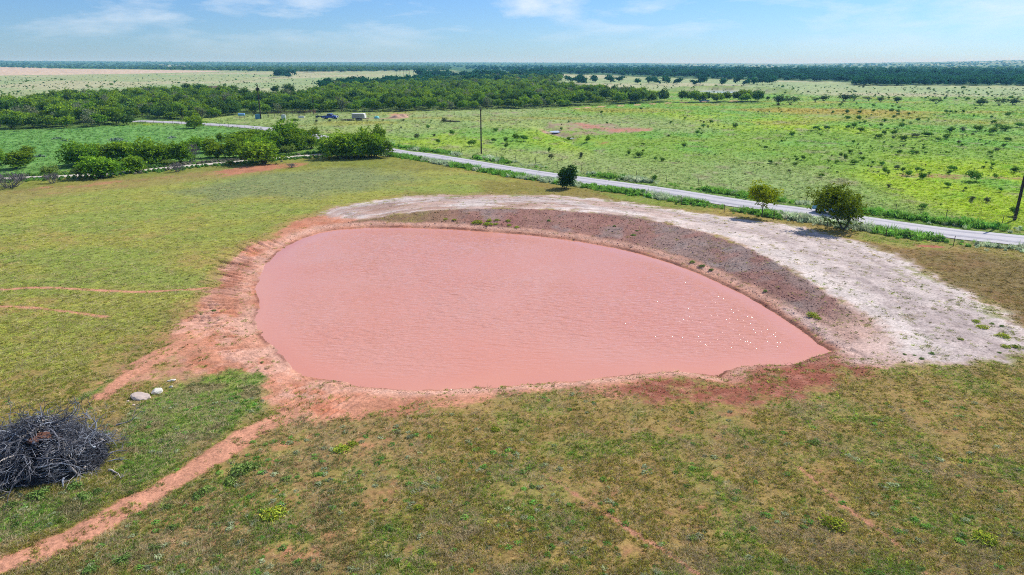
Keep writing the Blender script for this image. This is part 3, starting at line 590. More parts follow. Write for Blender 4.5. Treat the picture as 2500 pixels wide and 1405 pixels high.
# tall verge weeds either side of the road
vx, vy, vs_ = [], [], []
tn = np.gradient(RC, axis=0); tn /= np.linalg.norm(tn, axis=1)[:, None]; nr = np.stack([-tn[:, 1], tn[:, 0]], 1)
for sgn, lo, hi, n in ((1, 4.6, 7.4, 8000), (-1, 3.4, 6.8, 12000)):
    k = rng.integers(0, len(RC), n); u = rng.uniform(0, 1, n); o_ = lo+(hi-lo)*u; s = k*1.2
    mid = np.exp(-((u-.5)/.3)**2)*smooth(.38, .66, fbm(s/7, u*0+sgn*3, 4, 320)+(.12 if sgn > 0 else .24))
    kk = rng.uniform(size=n) < mid; q_ = RC[k]+nr[k]*(sgn*o_)[:, None]+rng.normal(0, .5, (n, 2))
    vx.append(q_[kk, 0]); vy.append(q_[kk, 1]); vs_.append(.45+.75*mid[kk])
x, y, s = map(np.concatenate, (vx, vy, vs_)); ok = (samp(dtrk, x, y) > 3) & ~((y > 165) & (x < -45)); x, y, s = x[ok], y[ok], s[ok]
P_, R_, S_ = pack(x, y, .75, 1.25); S_ *= s[:, None]
tg = np.where((fbm(x/5, y/5, 3, 321) > .56)[:, None], lin(170, 186, 150, K), lin(118, 164, 70, K))*np.clip(rng.normal(1.75, .35, len(x)), .7, 2.8)[:, None]
scatter('verge_weeds', [leafy(s, 90, .42, .5, .15) for s in range(3)]+[blades(40+s, 30, .75, .3, .05, .25, .2) for s in range(2)], P_, R_, S_, np.clip(tg, .01, .8), rng.choice([0, 1, 2, 3, 4, 3, 4], len(x)), 'tall rank green weeds lining both verges of the road', 'weeds', M_grass)
# weeds by the gravel track
k = rng.integers(0, len(TC), 2600); tn = np.gradient(TC, axis=0); tn /= np.linalg.norm(tn, axis=1)[:, None]; nr = np.stack([-tn[:, 1], tn[:, 0]], 1)
o_ = rng.choice([-1, 1], 2600)*(1.9+np.abs(rng.normal(0, 1.3, 2600))); q_ = TC[k]+nr[k]*o_[:, None]; x, y = q_[:, 0], q_[:, 1]; ok = samp(droad, x, y) > 3; x, y = x[ok], y[ok]
P_, R_, S_ = pack(x, y, .3, .9)
tg = np.where((fbm(x/4, y/4, 3, 331) > .58)[:, None], lin(140, 140, 118, K), lin(110, 150, 72, K))*np.clip(rng.normal(1.6, .3, len(x)), .6, 2.6)[:, None]
scatter('track_weeds', [leafy(60+s, 70, .42, .5, .16) for s in range(3)], P_, R_, S_, np.clip(tg, .01, .8), rng.integers(0, 3, len(x)), 'low scrubby weeds along the gravel track', 'weeds', M_grass)
# low forbs sprinkled through the near grass, sage tufts in the far corner of the field
x, y = grass_pts(9000, 960, 1500, lambda x, y: np.clip(samp(cover, x, y)-.25, 0, 1)*(.12+.6*smooth(.5, .7, fbm(x/2.2, y/2.2, 3, 340))+.35*samp(fl_, x, y)+.3*samp(grs, x, y))*(samp(trail, x, y) < .3))
x2, y2 = grass_pts(16000, 405, 520, lambda x, y: samp(sage, x, y)*.7*(samp(trail, x, y) < .3)); nf = len(x); x = np.concatenate([x, x2]); y = np.concatenate([y, y2])
P_, R_, S_ = pack(x, y, .16, .46); S_[:, 2] *= .5; S_[nf:] *= .75; tg = np.where((rng.uniform(size=len(x)) < .45)[:, None], lin(146, 156, 122, K), lin(104, 146, 66, K))*np.clip(rng.normal(2.0, .45, len(x)), .8, 3.2)[:, None]; tg[nf:] = lin(142, 154, 112, K)*rng.uniform(1.5, 2.4, (len(x2), 1))
scatter('low_forbs', [leafy(80+s, 46, .5, .42, .17) for s in range(4)], P_, R_, S_, np.clip(tg, .01, .8), rng.integers(0, 4, len(x)), 'small grey-green and green forbs sprinkled through the field grass', 'weeds', M_grass)
# clods on the dam face and the muddy shore; broken crust along the waterline
x, y = grass_pts(150000, 480, 960, lambda x, y: np.clip(samp(slp, x, y)*.8+samp(mud, x, y)*.5+.10*samp(wh, x, y)+.9*np.exp(-((samp(sdj, x, y)-.8)/.5)**2)*.7*(1-samp(left, x, y)), 0, 1)*(samp(sdj, x, y) > .12)*(samp(cover, x, y) < .9))
P_, R_, S_ = pack(x, y, .04, .14, .4); S_ *= (np.clip(np.hypot(x, y)/62, .75, 1.4))[:, None]; S_ *= np.where(samp(wh, x, y) > .5, .55, 1)[:, None]
S_ *= np.where(rng.uniform(size=len(x)) < .06, 1.7, 1.)[:, None]
tg = samp(soil, x, y)*np.clip(rng.normal(1.2, .34, len(x)), .4, 2.)[:, None]
scatter('soil_clods', [lump(s) for s in range(5)], P_, R_, S_, np.clip(tg, .01, .8), rng.integers(0, 5, len(x)), 'loose earth clods on the dam face and muddy shore', 'clods', M_clod)

# ------------------------------------------------------------------ trees and bushes
def tube(V_, F_, pts, rad, n=5):
    """append a tapered tube"""
    pts = [Vector(p) for p in pts]; up = Vector((.31, .17, .93))
    for i, p in enumerate(pts):
        d = (pts[min(i+1, len(pts)-1)]-pts[max(i-1, 0)]).normalized(); a = d.cross(up)
        if a.length < .05: a = d.cross(Vector((1, 0, 0)))
        a.normalize(); b_ = d.cross(a); m = len(V_)
        for k in range(n):
            an = 6.2832*k/n; V_.append(tuple(p+(a*math.cos(an)+b_*math.sin(an))*rad[i]))
        if i:
            for k in range(n): F_.append((m-n+k, m-n+(k+1) % n, m+(k+1) % n, m+k))
def limb(rd, V_, F_, p, d, ln, r0, lev, tips, wob=.25, n=5, split=(2, 3), grav=.0, up=.15, minr=.012, ratio=(.55, .8)):
    pts, rad = [p.copy()], [r0]; k = 4
    for i in range(k):
        d = (d+Vector((rd.gauss(0, wob), rd.gauss(0, wob), rd.gauss(0, wob*.7)+up-grav))).normalized()
        p = p+d*(ln/k); pts.append(p.copy()); rad.append(max(r0*(1-.5*(i+1)/k), minr*.8))
    tube(V_, F_, pts, rad, n)
    if lev <= 0: tips.append(p); return
    for c in range(rd.randint(*split)):
        q = pts[-1] if c < 2 else pts[rd.randint(2, 3)]
        a = d.copy(); ax = Vector((rd.gauss(0, 1), rd.gauss(0, 1), rd.gauss(0, 1))).normalized(); a.rotate(Matrix.Rotation(rd.uniform(.35, .95), 3, ax))
        limb(rd, V_, F_, q, a, ln*rd.uniform(*ratio), max(rad[-1]*.85, minr), lev-1, tips, wob, max(n-1, 3), split, grav, up, minr, ratio)
def tree_meshes(seed, h=5., w=6., leaves=3000, leaf=.2, col=(90, 128, 34), col2=(140, 172, 48), stems=3, base=.04, flat=.62, lobes=9, lean=(0, 0), lev=2, trunk_r=.13, gap=.0, round_=False, low=0, lowx=0.):
    """trunk+limbs mesh, crown mesh of many small leaf sprays gathered in uneven lobes"""
    rd = random.Random(seed); r = np.random.default_rng(seed); V_, F_, tips = [], [], []
    for s in range(stems):
        a = 6.283*s/stems+rd.uniform(-.5, .5); ti = rd.uniform(.25, .7) if stems > 1 else rd.uniform(0, .2)
        limb(rd, V_, F_, Vector((math.cos(a)*.1, math.sin(a)*.1, -.1)), Vector((math.cos(a)*math.sin(ti)+lean[0]*.4, math.sin(a)*math.sin(ti)+lean[1]*.4, math.cos(ti))), h*.36, trunk_r*rd.uniform(.75, 1.1), lev, tips, .2, 6)
    tw = npmesh('trunk', V_, F_, None, M_bark, True)
    cz = h*(base+(1-base)*.5); rz_ = h*(1-base)*.5; ctr, rad = [], []
    for i in range(lobes):
        d = r.normal(size=3); d /= np.linalg.norm(d); q_ = r.uniform(.15, .68)
        f = np.array([w/2, w/2, rz_]); c = d*q_*f; rr = r.uniform(.30, .50)
        if not round_: c[2] = c[2]*.8-rz_*.45*(np.hypot(c[0], c[1])/(w/2))
        ctr.append(c); rad.append(rr*np.array([w/2, w/2, rz_*(1.5 if round_ else 1.75)]))
    for i in range(low):
        a = 6.283*i/low; ctr.append(np.array([math.cos(a)*w*.17+lowx, math.sin(a)*w*.17, h*.22-cz])); rad.append(np.array([w*.2, w*.2, h*.2]))
    ctr = np.array(ctr); rad = np.array(rad); lobes = len(ctr)
    k = r.integers(0, lobes, leaves//9); d = r.normal(size=(len(k), 3)); d /= np.linalg.norm(d, axis=1)[:, None]; d[:, 2] = np.where(d[:, 2] < -.35, -d[:, 2], d[:, 2])
    cl = ctr[k]+d*rad[k]*np.where(r.uniform(size=(len(k), 1)) < .16, r.uniform(1.05, 1.45, (len(k), 1)), r.uniform(.55, 1.06, (len(k), 1)))
    hole = fbm(cl[:, 0]*1.1+seed, cl[:, 1]*1.1+cl[:, 2]*1.3, 2, seed) > .36+gap; cl = cl[hole]
    c = np.repeat(cl, 9, 0)+r.normal(size=(len(cl)*9, 3))*np.array([.9, .9, .55])*leaf*1.15
    c[:, 2] += cz; c[:, 0] += lean[0]*c[:, 2]; c[:, 1] += lean[1]*c[:, 2]; c = c[c[:, 2] > h*base*.5]
    m = r.uniform(0, 1, len(c))[:, None]*.6+.4*np.clip((c[:, 2:3]-h*.4)/(h*.5), 0, 1); cc = (lin(*col)*(1-m)+lin(*col2)*m)*r.uniform(.75, 1.3, (len(c), 1))  # leaves get lighter towards the top: a sunlit tone put into the colour
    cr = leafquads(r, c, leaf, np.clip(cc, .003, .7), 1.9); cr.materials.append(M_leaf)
    return tw, cr
def plant(name, meshes, loc, sc=1., rz=0., label=None, cat='tree', group=None, names=('trunk', 'crown')):
    e = empty(name, loc, rz, sc)
    for nm, me in zip(names, meshes): link(nm, me, e)
    tag(e, label, cat, group); return e
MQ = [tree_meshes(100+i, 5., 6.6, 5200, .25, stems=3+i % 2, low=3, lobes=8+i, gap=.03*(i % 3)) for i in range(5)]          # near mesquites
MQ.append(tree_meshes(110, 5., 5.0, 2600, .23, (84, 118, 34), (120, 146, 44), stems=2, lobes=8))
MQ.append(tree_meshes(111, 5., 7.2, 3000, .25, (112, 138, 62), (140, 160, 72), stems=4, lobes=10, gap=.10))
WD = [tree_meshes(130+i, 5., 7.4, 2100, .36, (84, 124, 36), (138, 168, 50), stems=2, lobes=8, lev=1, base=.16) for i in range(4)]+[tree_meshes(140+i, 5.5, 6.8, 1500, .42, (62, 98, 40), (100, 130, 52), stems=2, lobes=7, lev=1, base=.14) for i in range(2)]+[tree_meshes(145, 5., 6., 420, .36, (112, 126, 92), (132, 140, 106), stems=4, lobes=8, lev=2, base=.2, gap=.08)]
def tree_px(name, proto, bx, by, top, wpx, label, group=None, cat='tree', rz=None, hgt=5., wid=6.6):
    p = at_px(bx, by); h = CH*(by-top)/(by-HZ)*1.05; w = wpx*px_to_m(bx, by)*1.22
    return plant(name, proto, p, (w/wid, w/wid, h/hgt), random.uniform(0, 6.28) if rz is None else rz, label, cat, group)
# --- roadside trees by the dam
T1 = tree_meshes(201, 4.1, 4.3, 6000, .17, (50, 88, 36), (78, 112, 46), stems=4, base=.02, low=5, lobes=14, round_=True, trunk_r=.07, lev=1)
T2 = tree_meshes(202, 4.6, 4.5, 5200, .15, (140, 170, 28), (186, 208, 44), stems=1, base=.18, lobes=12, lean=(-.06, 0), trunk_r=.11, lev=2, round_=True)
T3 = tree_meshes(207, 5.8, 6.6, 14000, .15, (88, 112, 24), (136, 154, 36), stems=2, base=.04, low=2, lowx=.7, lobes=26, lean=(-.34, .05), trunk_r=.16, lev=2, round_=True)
p = at_px(1381, 460); plant('roadside_tree', T1, p, .9, .3, 'dense dark round bush-like tree alone on the near verge by the pond')
p = at_px(1858, 530); plant('roadside_tree', T2, p, 1, 0, 'small bright yellow-green tree with one bare trunk beside the pale dam')
p = at_px(2060, 560); plant('roadside_tree', T3, p, (1.06, 1.06, .92), 0, 'big leaning dark green tree hiding the light blue pickup')
# --- mesquites along the gravel track: base x, base y, top y, crown width (photo pixels), kind
G1 = 'mesquites along the gravel track'; LM = 'spreading mesquite with feathery yellow-green crown by the gravel track'
def track_label(bx, by, wp, k):
    side = 'between the gravel track and the county road' if by < np.interp(bx, [80, 170, 300, 450, 600, 760, 900], [434, 430, 421, 407, 393, 380, 370])-4 else 'on the field side of the gravel track'
    near_ = 'in the clump at the road bend' if bx > 780 else ('just before the road bend' if bx > 560 else ('midway along the track' if bx > 330 else ('near the bare grey thicket' if bx < 130 else 'near the prickly pears')))
    side = 'on the field side of the track' if 'field' in side else 'between track and road'
    return ('broad ' if wp > 80 else 'small ' if wp < 54 else 'rounded ')+'mesquite '+side.replace('the county road', 'road')+', '+near_
for bx, by, tp, wp, k in ((830,386,324,92,0),(872,386,334,74,1),(645,400,344,100,3),(700,364,300,98,4),(610,362,317,112,0),(575,386,340,52,2),(530,385,351,56,1),(760,364,331,44,3),
                          (440,397,346,62,2),(485,366,335,48,4),(195,405,346,84,0),(280,394,344,76,3),(250,433,383,90,1),(326,421,380,68,2),(360,402,343,88,4),(40,413,367,68,3),(-6,398,362,40,0),(225,398,352,64,2),(305,389,347,62,1),(395,393,350,66,0),(420,386,350,54,3),(512,373,338,48,4),(592,373,330,66,1),(632,383,334,70,0),(662,373,322,72,2),(722,369,318,60,1),(742,360,316,50,3),(802,374,332,54,4),(848,385,328,64,2),(888,381,322,64,0),(918,385,330,54,1)):
    tree_px('mesquite_tree', MQ[k], bx, by, tp, wp, track_label(bx, by, wp, k), G1)
for bx, by, tp, wp, k, lb in ((905,384,318,80,4,'mesquite with a gnarled many-stemmed trunk in the clump at the road bend'),(926,381,307,52,5,'tallest dark mesquite standing up out of the clump at the road bend'),(946,385,344,58,5,'low dark mesquite at the road edge end of the bend clump'),
                              (540,356,326,28,5,'small dark narrow tree among the mesquites between track and road'),(770,346,312,44,5,'round dark green mesquite in front of the road bend'),(70,389,357,54,5,'dark green mesquite alone beyond the track at the picture edge'),
                              (475,314,281,44,0,'bright yellow-green mesquite beside the end of the visible road')):
    tree_px('mesquite_tree', MQ[k], bx, by, tp, wp, lb)
LB = 'pale thin-leaved shrub beside the gravel track'
for bx, by, tp, wp in ((190,438,405,40),(125,434,404,50),(702,378,354,44),(560,404,392,26),(415,404,390,40),(350,416,404,24)):
    tree_px('track_shrub', MQ[6], bx, by, tp, wp, LB, 'shrubs by the gravel track', 'shrub', wid=7.2)
# --- dead and leafless bushes
M_bush = mat('grey_bush_wood', (.15, .14, .15), .9, var=.5, scale=5)
def dead_meshes(seed, h=2., w=3., stems=24, lev=3):
    rd = random.Random(seed); V_, F_, tips = [], [], []
    for s in range(stems):
        a = rd.uniform(0, 6.283); ti = rd.uniform(.2, 1.1)
        limb(rd, V_, F_, Vector((math.cos(a)*w*.08, math.sin(a)*w*.08, -.05)), Vector((math.cos(a)*math.sin(ti)*w/h*.7, math.sin(a)*math.sin(ti)*w/h*.7, math.cos(ti))).normalized(), h*.42, .035, lev, tips, .16, 4, (2, 3), 0, .1, .016)
    return (npmesh('branches', V_, F_, None, M_bush, True),)
DD = [dead_meshes(300+i) for i in range(2)]
for bx, by, tp, wp, k, lb in ((28,458,420,96,0,'wide bare grey thicket by the end of the gravel track'),(433,420,395,36,1,'grey leafless round bush at the field edge by the track'),(470,394,346,40,0,'tall dead grey branches between two green mesquites'),
                              (128,448,420,40,1,'low bare grey bush under a half-dead shrub by the track'),(712,410,398,30,1,'small grey bush in the grass below the bend clump')):
    p = at_px(bx, by); h = CH*(by-tp)/(by-HZ); w = wp*px_to_m(bx, by)
    plant('dead_bush', DD[k], p, (w/3.2, w/3.2, h/2.0), random.uniform(0, 6), lb, 'bush', None, ('branches',))
for bx, by, k in ((30,459,0),(125,449,1)):
    pass
# --- the mesquite wood: the 300 nearest as trees, the rest as one mass
n = 60000; lo = WOODS.min(0); hi = WOODS.max(0)
cx = rng.uniform(lo[0], hi[0], n); cy_ = rng.uniform(lo[1], hi[1], n); ok = inside(cx, cy_, WOODS) & (samp(droad, cx, cy_) > 9); cx, cy_ = cx[ok], cy_[ok]
keep_x, keep_y = [], []; cell = {}
for a, b_ in zip(cx, cy_):
    sp_ = 3.3+.004*b_; kx, ky = int(a//6), int(b_//6)
    if any((a-u)**2+(b_-v)**2 < sp_*sp_ for i in (-1, 0, 1) for j in (-1, 0, 1) for u, v in cell.get((kx+i, ky+j), ())): continue
    cell.setdefault((kx, ky), []).append((a, b_)); keep_x.append(a); keep_y.append(b_)
wx_, wy_ = np.array(keep_x), np.array(keep_y); clear = fbm(wx_/26, wy_/26, 3, 400) < .70; wx_, wy_ = wx_[clear], wy_[clear]
extra = gpl([(x, 153+(y-153)/.78) for x, y in ((40,256),(10,262),(112,240),(170,230),(190,226),(490,217),(545,218),(572,220),(672,214),(708,217))]); 
od = np.argsort(np.hypot(wx_, wy_)); wx_, wy_ = wx_[od], wy_[od]
fpx = W/2+F*wx_/(wy_*math.cos(PITCH)+CH*math.sin(PITCH)); vis = (fpx > -60) & (fpx < 2560); first = np.where(vis)[0][:290]; rest = np.setdiff1d(np.arange(len(wx_)), first)
def kind_for(x, y):
    g = fbm(x/30, y/40, 3, 410); dm = np.where(x > -60, .14, 0)
    k = rng.integers(0, 4, len(x)); u = rng.uniform(size=len(x)); k = np.where(u < .10+dm+(g > .58)*.35, 4+rng.integers(0, 2, len(x)), k); return np.where(rng.uniform(size=len(x)) < .07+.18*(y < 330)*(x > -75), 6, k)
kk = kind_for(wx_, wy_)
def wood_label(x, y, k):
    kd = 'thinly leaved grey-green mesquite' if k == 6 else 'dark green tree' if k > 3 else 'yellow-green mesquite'
    u = W/2+F*x/(y*math.cos(PITCH)+CH*math.sin(PITCH))
    if y > 330: wh_ = 'deep inside the dense wood'
    elif u > 1480: wh_ = 'at the wood\'s thin tail beside the far dirt trail'
    elif u > 1010: wh_ = 'on the wood\'s edge facing the open pasture'
    elif u > 830: wh_ = 'on the wood\'s edge behind the stock trailer and soil heap'
    elif u > 640: wh_ = 'on the wood\'s edge behind the corral and blue pickup'
    elif u > 480: wh_ = 'in the wood behind the blue fuel tank'
    else: wh_ = 'in the wood across from the bright green strip'
    return kd+' '+wh_
for i in first:
    k = kk[i]; s = random.uniform(.72, 1.12); h = random.uniform(.8, 1.15)*s*(.78 if wy_[i] < 240 else .95)
    plant('mesquite_tree', WD[k], (wx_[i], wy_[i], float(hz(wx_[i], wy_[i]))), (s, s, h), random.uniform(0, 6.28), wood_label(wx_[i], wy_[i], k), 'tree', 'grey trees of the wood' if k == 6 else ('dark trees of the wood' if k > 3 else 'mesquites of the wood'))
for (a, b_), lb in zip(extra, ('rounded dark tree standing above the wood near its open end',)*2+('dark bluish round tree on the wood\'s far rim facing the pale flats',)*8):
    plant('rim_tree', WD[4], (a, b_, float(hz(a, b_))), random.uniform(1., 1.35), random.uniform(0, 6), lb, 'tree', 'dark trees above the wood' if 'above' in lb else 'trees on the far rim of the wood')
def mono(name, me):                                              # leaves only, with their own colours, for far masses
    me = me.copy(); me.name = name; me.materials.clear(); me.materials.append(M_far); return me
FW = [mono('wood_crown', WD[k][1]) for k in range(6)]+[mono('wood_crown', WD[6][1])]
x, y = wx_[rest], wy_[rest]; P_, R_, S_ = pack(x, y, .85, 1.25, .15)
scatter('mesquite_wood', FW, P_, R_, S_, np.ones((len(x), 3)), kk[rest], 'dense green mesquite wood stretching across the plain', 'wood', M_far)
# --- creek trees, far forest: one mass, trees of real size spread through it
FF = [tree_meshes(160+i, 8., 9., 420, 1.0, c1, c2, stems=1, lobes=7, lev=0, base=.05, round_=True)[1] for i, (c1, c2) in enumerate((((34,84,50),(56,112,66)), ((58,104,48),(92,132,62)), ((28,76,54),(50,102,68)), ((70,116,56),(106,142,70))))]
for me in FF: me.materials.clear(); me.materials.append(M_far)
def far_pts(n, poly, thr=None):
    a = np.array(poly, float); pxs = rng.uniform(a[:, 0].min(), a[:, 0].max(), n); pys = rng.uniform(a[:, 1].min(), a[:, 1].max(), n); ok = inside(pxs, pys, a); return gp(pxs[ok], pys[ok])
xs, ys, ks = [], [], []
for poly, n, kset in (([(780,222),(800,212),(900,205),(1000,199),(1120,190),(1200,184),(1340,186),(1370,193),(1300,205),(1200,208),(1000,212),(860,222)], 900, (0, 2)),
                      ([(1120,171),(1330,181),(1640,191),(1840,197),(2085,201),(2085,210),(2560,211),(2560,182),(2100,178),(1840,170),(1560,162),(1100,160)], 5200, (0, 2)),
                      ([(-60,157),(560,157),(1100,158),(1100,174),(760,178),(560,175),(300,170),(-60,167)], 3600, (1, 3)), ([(1100,156.5),(2560,156.5),(2560,180),(2100,176),(1840,168),(1560,162),(1100,160)], 2000, (1, 3)),
                      ([(1620,176),(1660,182),(1560,180),(1380,178)], 60, (0, 2)), ([(1020,186),(1110,184),(1100,189),(1020,190)], 40, (0, 2)), ([(670,188),(720,187),(715,190),(675,190)], 16, (0, 2)), ([(1400,203),(1450,200),(1445,206),(1405,208)], 14, (0, 2)),
                      ([(1350,196),(1640,200),(1900,206),(1900,210),(1600,208),(1380,202)], 90, (0, 2)), ([(2000,160),(2560,160),(2560,164),(2000,164)], 200, (1, 3))):
    x, y = far_pts(n, poly); xs.append(x); ys.append(y); ks.append(rng.choice(kset, len(x)))
x, y, k = map(np.concatenate, (xs, ys, ks)); ok = (y > 300) & (y < 9000); x, y, k = x[ok], y[ok], k[ok]
P_, R_, S_ = pack(x, y, .7, 1.2, .2); S_[:, :2] *= 1.25; S_ *= np.where(y < 900, .72, 1)[:, None]; S_[:, 2] *= np.clip(1.15-y/9000, .35, 1)
scatter('distant_woods', FF, P_, R_, S_, np.ones((len(x), 3)), k, 'dark blue-green woods along the creek and the horizon', 'wood', M_far)
# --- shrubs dotted over the pasture: 290 of them one by one, the small fry as one mass
SBm = [tree_meshes(170+i, 1.6, 2.2, 520, .17, (84, 126, 46), (124, 158, 62), stems=3, base=.05, lobes=6, lev=1, trunk_r=.04, round_=True) for i in range(4)]
SBm.append(tree_meshes(176, 1.6, 2.2, 300, .17, (98, 112, 78), (120, 130, 92), stems=6, base=.05, lobes=6, lev=2, trunk_r=.03, gap=.06))
spec = [(1432,348,331,18),(1418,388,369,16),(1345,388,374,20),(1560,384,368,30),(1535,380,364,12),(1596,446,428,16),(2380,444,418,44),(2218,430,415,22),(2430,438,424,14),(1570,372,366,10),(1370,318,310,8),(1482,303,297,8),(1637,303,296,10),(1797,306,300,12),(1740,301,296,8),(1070,352,340,14),(1018,340,324,20),(1060,334,326,12),
        (1105,332,318,16),(1150,358,342,26),(1205,348,338,16),(1210,322,312,16),(1235,350,336,12),(1262,344,328,22),(1235,364,350,14),(1340,375,360,10),(1280,345,331,26),(1390,300,294,8),(1570,355,349,12),(720,299,290,22),(805,297,291,14),(773,299,291,10),(935,296,291,8),(985,296,290,10),(2200,345,330,26),(2180,332,318,18),(2145,338,326,26),(2160,330,318,16),(2235,336,324,30),(2270,334,322,34),(2290,345,336,18),
        (2320,324,308,20),(2350,322,308,20),(2385,322,306,28),(2420,330,312,26),(2452,320,304,36),(2490,312,300,30),(2440,315,303,24),(2460,346,336,18),(2160,425,410,14),(2440,470,458,16),(2085,402,388,26),(2055,384,372,14),(2064,393,376,12),(1940,388,380,12),(1962,392,380,14),(2520,470,450,20),(2020,318,308,18),(2100,326,312,26),(1990,318,308,18),(2068,316,306,14)]
def shrub_label(x, y, w, k):
    sz_ = 'tiny' if w < .7 else 'small' if w < 1.3 else 'mid-sized' if w < 2.2 else 'big spreading'
    kd = 'grey-green twiggy' if k == 4 else 'green leafy'
    dg = float(np.min(np.hypot(GULLY[:, 0]-x, GULLY[:, 1]-y))); dp = math.hypot(x+7.1, y-160)
    wh_ = ('round the eroded gully' if dg < 22 else 'near the lone pole across the road' if dp < 22 else 'just behind the roadside fence' if float(samp(droad, x, y)) < 22 else 'along the reddish strip opposite the thick pole' if y < 150 and x > 60 else
           'in the pasture before the parked trailer' if x < -20 else 'out by the grey thickets' if y > 330 else 'in the yellow-green middle pasture' if y < 220 else 'in the open pasture short of the thickets')
    return sz_+' '+kd+' shrub '+wh_
SL = 'leafy green shrub dotted over the bright pasture beyond the road'; cnt = 0
for bx, by, tp, wp in spec:
    p = at_px(bx, by); h = CH*(by-tp)/(by-HZ); w = wp*px_to_m(bx, by); k = random.choice((0, 1, 2, 3, 3, 4)); plant('pasture_shrub', SBm[k], p, (w/2.2, w/2.2, h/1.6), random.uniform(0, 6), shrub_label(p.x, p.y, w, k), 'shrub', 'shrubs dotted over the pasture'); cnt += 1
pas = [(960,300),(1300,290),(1420,270),(1640,255),(1900,250),(2560,262),(2560,540),(2100,500),(1800,470),(1600,440),(1400,405),(1200,372),(1000,345)]
a = np.array(pas, float); sx, sy = [], []
while len(sx) < 480:
    u = rng.uniform(960, 2560); v = 250+290*rng.uniform()**1.7
    if inside(np.array([u]), np.array([v]), a)[0] and rng.uniform() < smooth(.46, .62, float(fbm(np.array([u/90.]), np.array([v/30.]), 3, 420)[0]))*(.35+.65*smooth(1400, 2100, u)): 
        X_, Y_ = gp(u, v)
        if float(samp(droad, X_, Y_)) > 9: sx.append(float(X_)); sy.append(float(Y_))
    
sx, sy = np.array(sx), np.array(sy); sz = (rng.uniform(0, 1., len(sx))**3*.75+.16)*np.where(sy > 190, 1.25, .85); od = np.argsort(-sz/np.hypot(sx, sy)); nI = 296-cnt
for i in od[:nI]:
    s = sz[i]; k = int(rng.integers(0, 5)); plant('pasture_shrub', SBm[k], (sx[i], sy[i], float(hz(sx[i], sy[i]))), (s, s, s*random.uniform(.7, 1.1)), random.uniform(0, 6), shrub_label(sx[i], sy[i], 2.2*s, k), 'shrub', 'shrubs dotted over the pasture')
ro = od[nI:]; P_, R_, S_ = pack(sx[ro], sy[ro], .9, 1.1); S_ *= sz[ro][:, None]
scatter('pasture_brush', [mono('brush', m_[1]) for m_ in SBm], P_, R_, S_, np.ones((len(ro), 3)), rng.integers(0, 5, len(ro)), 'tiny scattered bushes all over the far pasture', 'brush', M_far)
# small dark bushes on the pale flats far away
x, y = far_pts(1500, [(-60,186),(500,178),(760,180),(1000,200),(760,222),(560,216),(330,219),(160,226),(-60,240)]); x2, y2 = far_pts(900, [(1400,205),(1700,205),(2100,212),(2560,215),(2560,250),(1900,240),(1700,226),(1500,214)]); x = np.concatenate([x, x2]); y = np.concatenate([y, y2])
P_, R_, S_ = pack(x, y, .25, .7); S_[:, :2] *= 1.3; S_ *= np.where(rng.uniform(size=len(x)) < .06, 2, 1)[:, None]
scatter('flats_brush', [mono('brush', m_[1]) for m_ in SBm], P_, R_, S_, np.ones((len(x), 3)), rng.integers(0, 5, len(x)), 'sparse dark bushes speckling the pale flats', 'brush', M_far)
# grey-branched thickets standing in the far pasture
TH = [tree_meshes(180+i, 4., 6., 800, .34, (56, 84, 52), (84, 106, 62), stems=7, base=.12, lobes=8, lev=2, trunk_r=.09, gap=.06) for i in range(2)]
for bx, by, tp, wp, k in ((1900,257,234,40,0),(1930,256,236,40,1),(1990,250,238,24,1),(2060,248,232,36,0),(2085,247,231,30,1),(2012,247,235,30,0),(2120,247,236,24,1),(2150,250,238,20,0),(2285,254,240,34,1),(2395,258,244,40,0),(2440,258,240,36,1),(2475,257,243,36,0),(2520,254,236,40,1),(2190,252,238,26,0),(1850,246,231,14,1),(1875,246,236,14,0)):
    tree_px('grey_thicket', TH[k], bx, by, tp, wp, 'dark grey-branched thicket standing in the far pasture', 'thickets of the far pasture', 'thicket', wid=6., hgt=4.)
M_cactus = mat('prickly_pear', (.16, .22, .17), .6, var=.35, scale=3)
def cactus(seed):
    bm = bmesh.new(); rd = random.Random(seed)
    for i in range(46):
        a = rd.uniform(0, 6.28); d = rd.uniform(0, 1.3)**.8; z = rd.uniform(.08, .55)*(1.2-d*.6)
        m = Matrix.Translation((d*math.cos(a)*1.3, d*math.sin(a), z)) @ Matrix.Rotation(rd.uniform(0, 6), 4, 'Z') @ Matrix.Rotation(rd.uniform(-.8, .8), 4, 'X') @ Matrix.Diagonal((.16, .03, .2, 1))
        bmesh.ops.create_icosphere(bm, subdivisions=1, radius=1, matrix=m)
    me = bpy.data.meshes.new('pads'); bm.to_mesh(me); bm.free(); me.materials.append(M_cactus); return me
CA = [cactus(1), cactus(2)]
for i, (bx, by, s) in enumerate(((282,344,1.3),(297,348,1.0),(128,306,1.3),(98,384,1.0),(140,340,.9),(420,338,1.0),(160,345,.8))):
    plant('prickly_pear', (CA[i % 2],), at_px(bx, by), s, i, 'clump of grey-green prickly pear pads in the fresh green strip', 'cactus', 'prickly pears in the green strip', ('pads',))

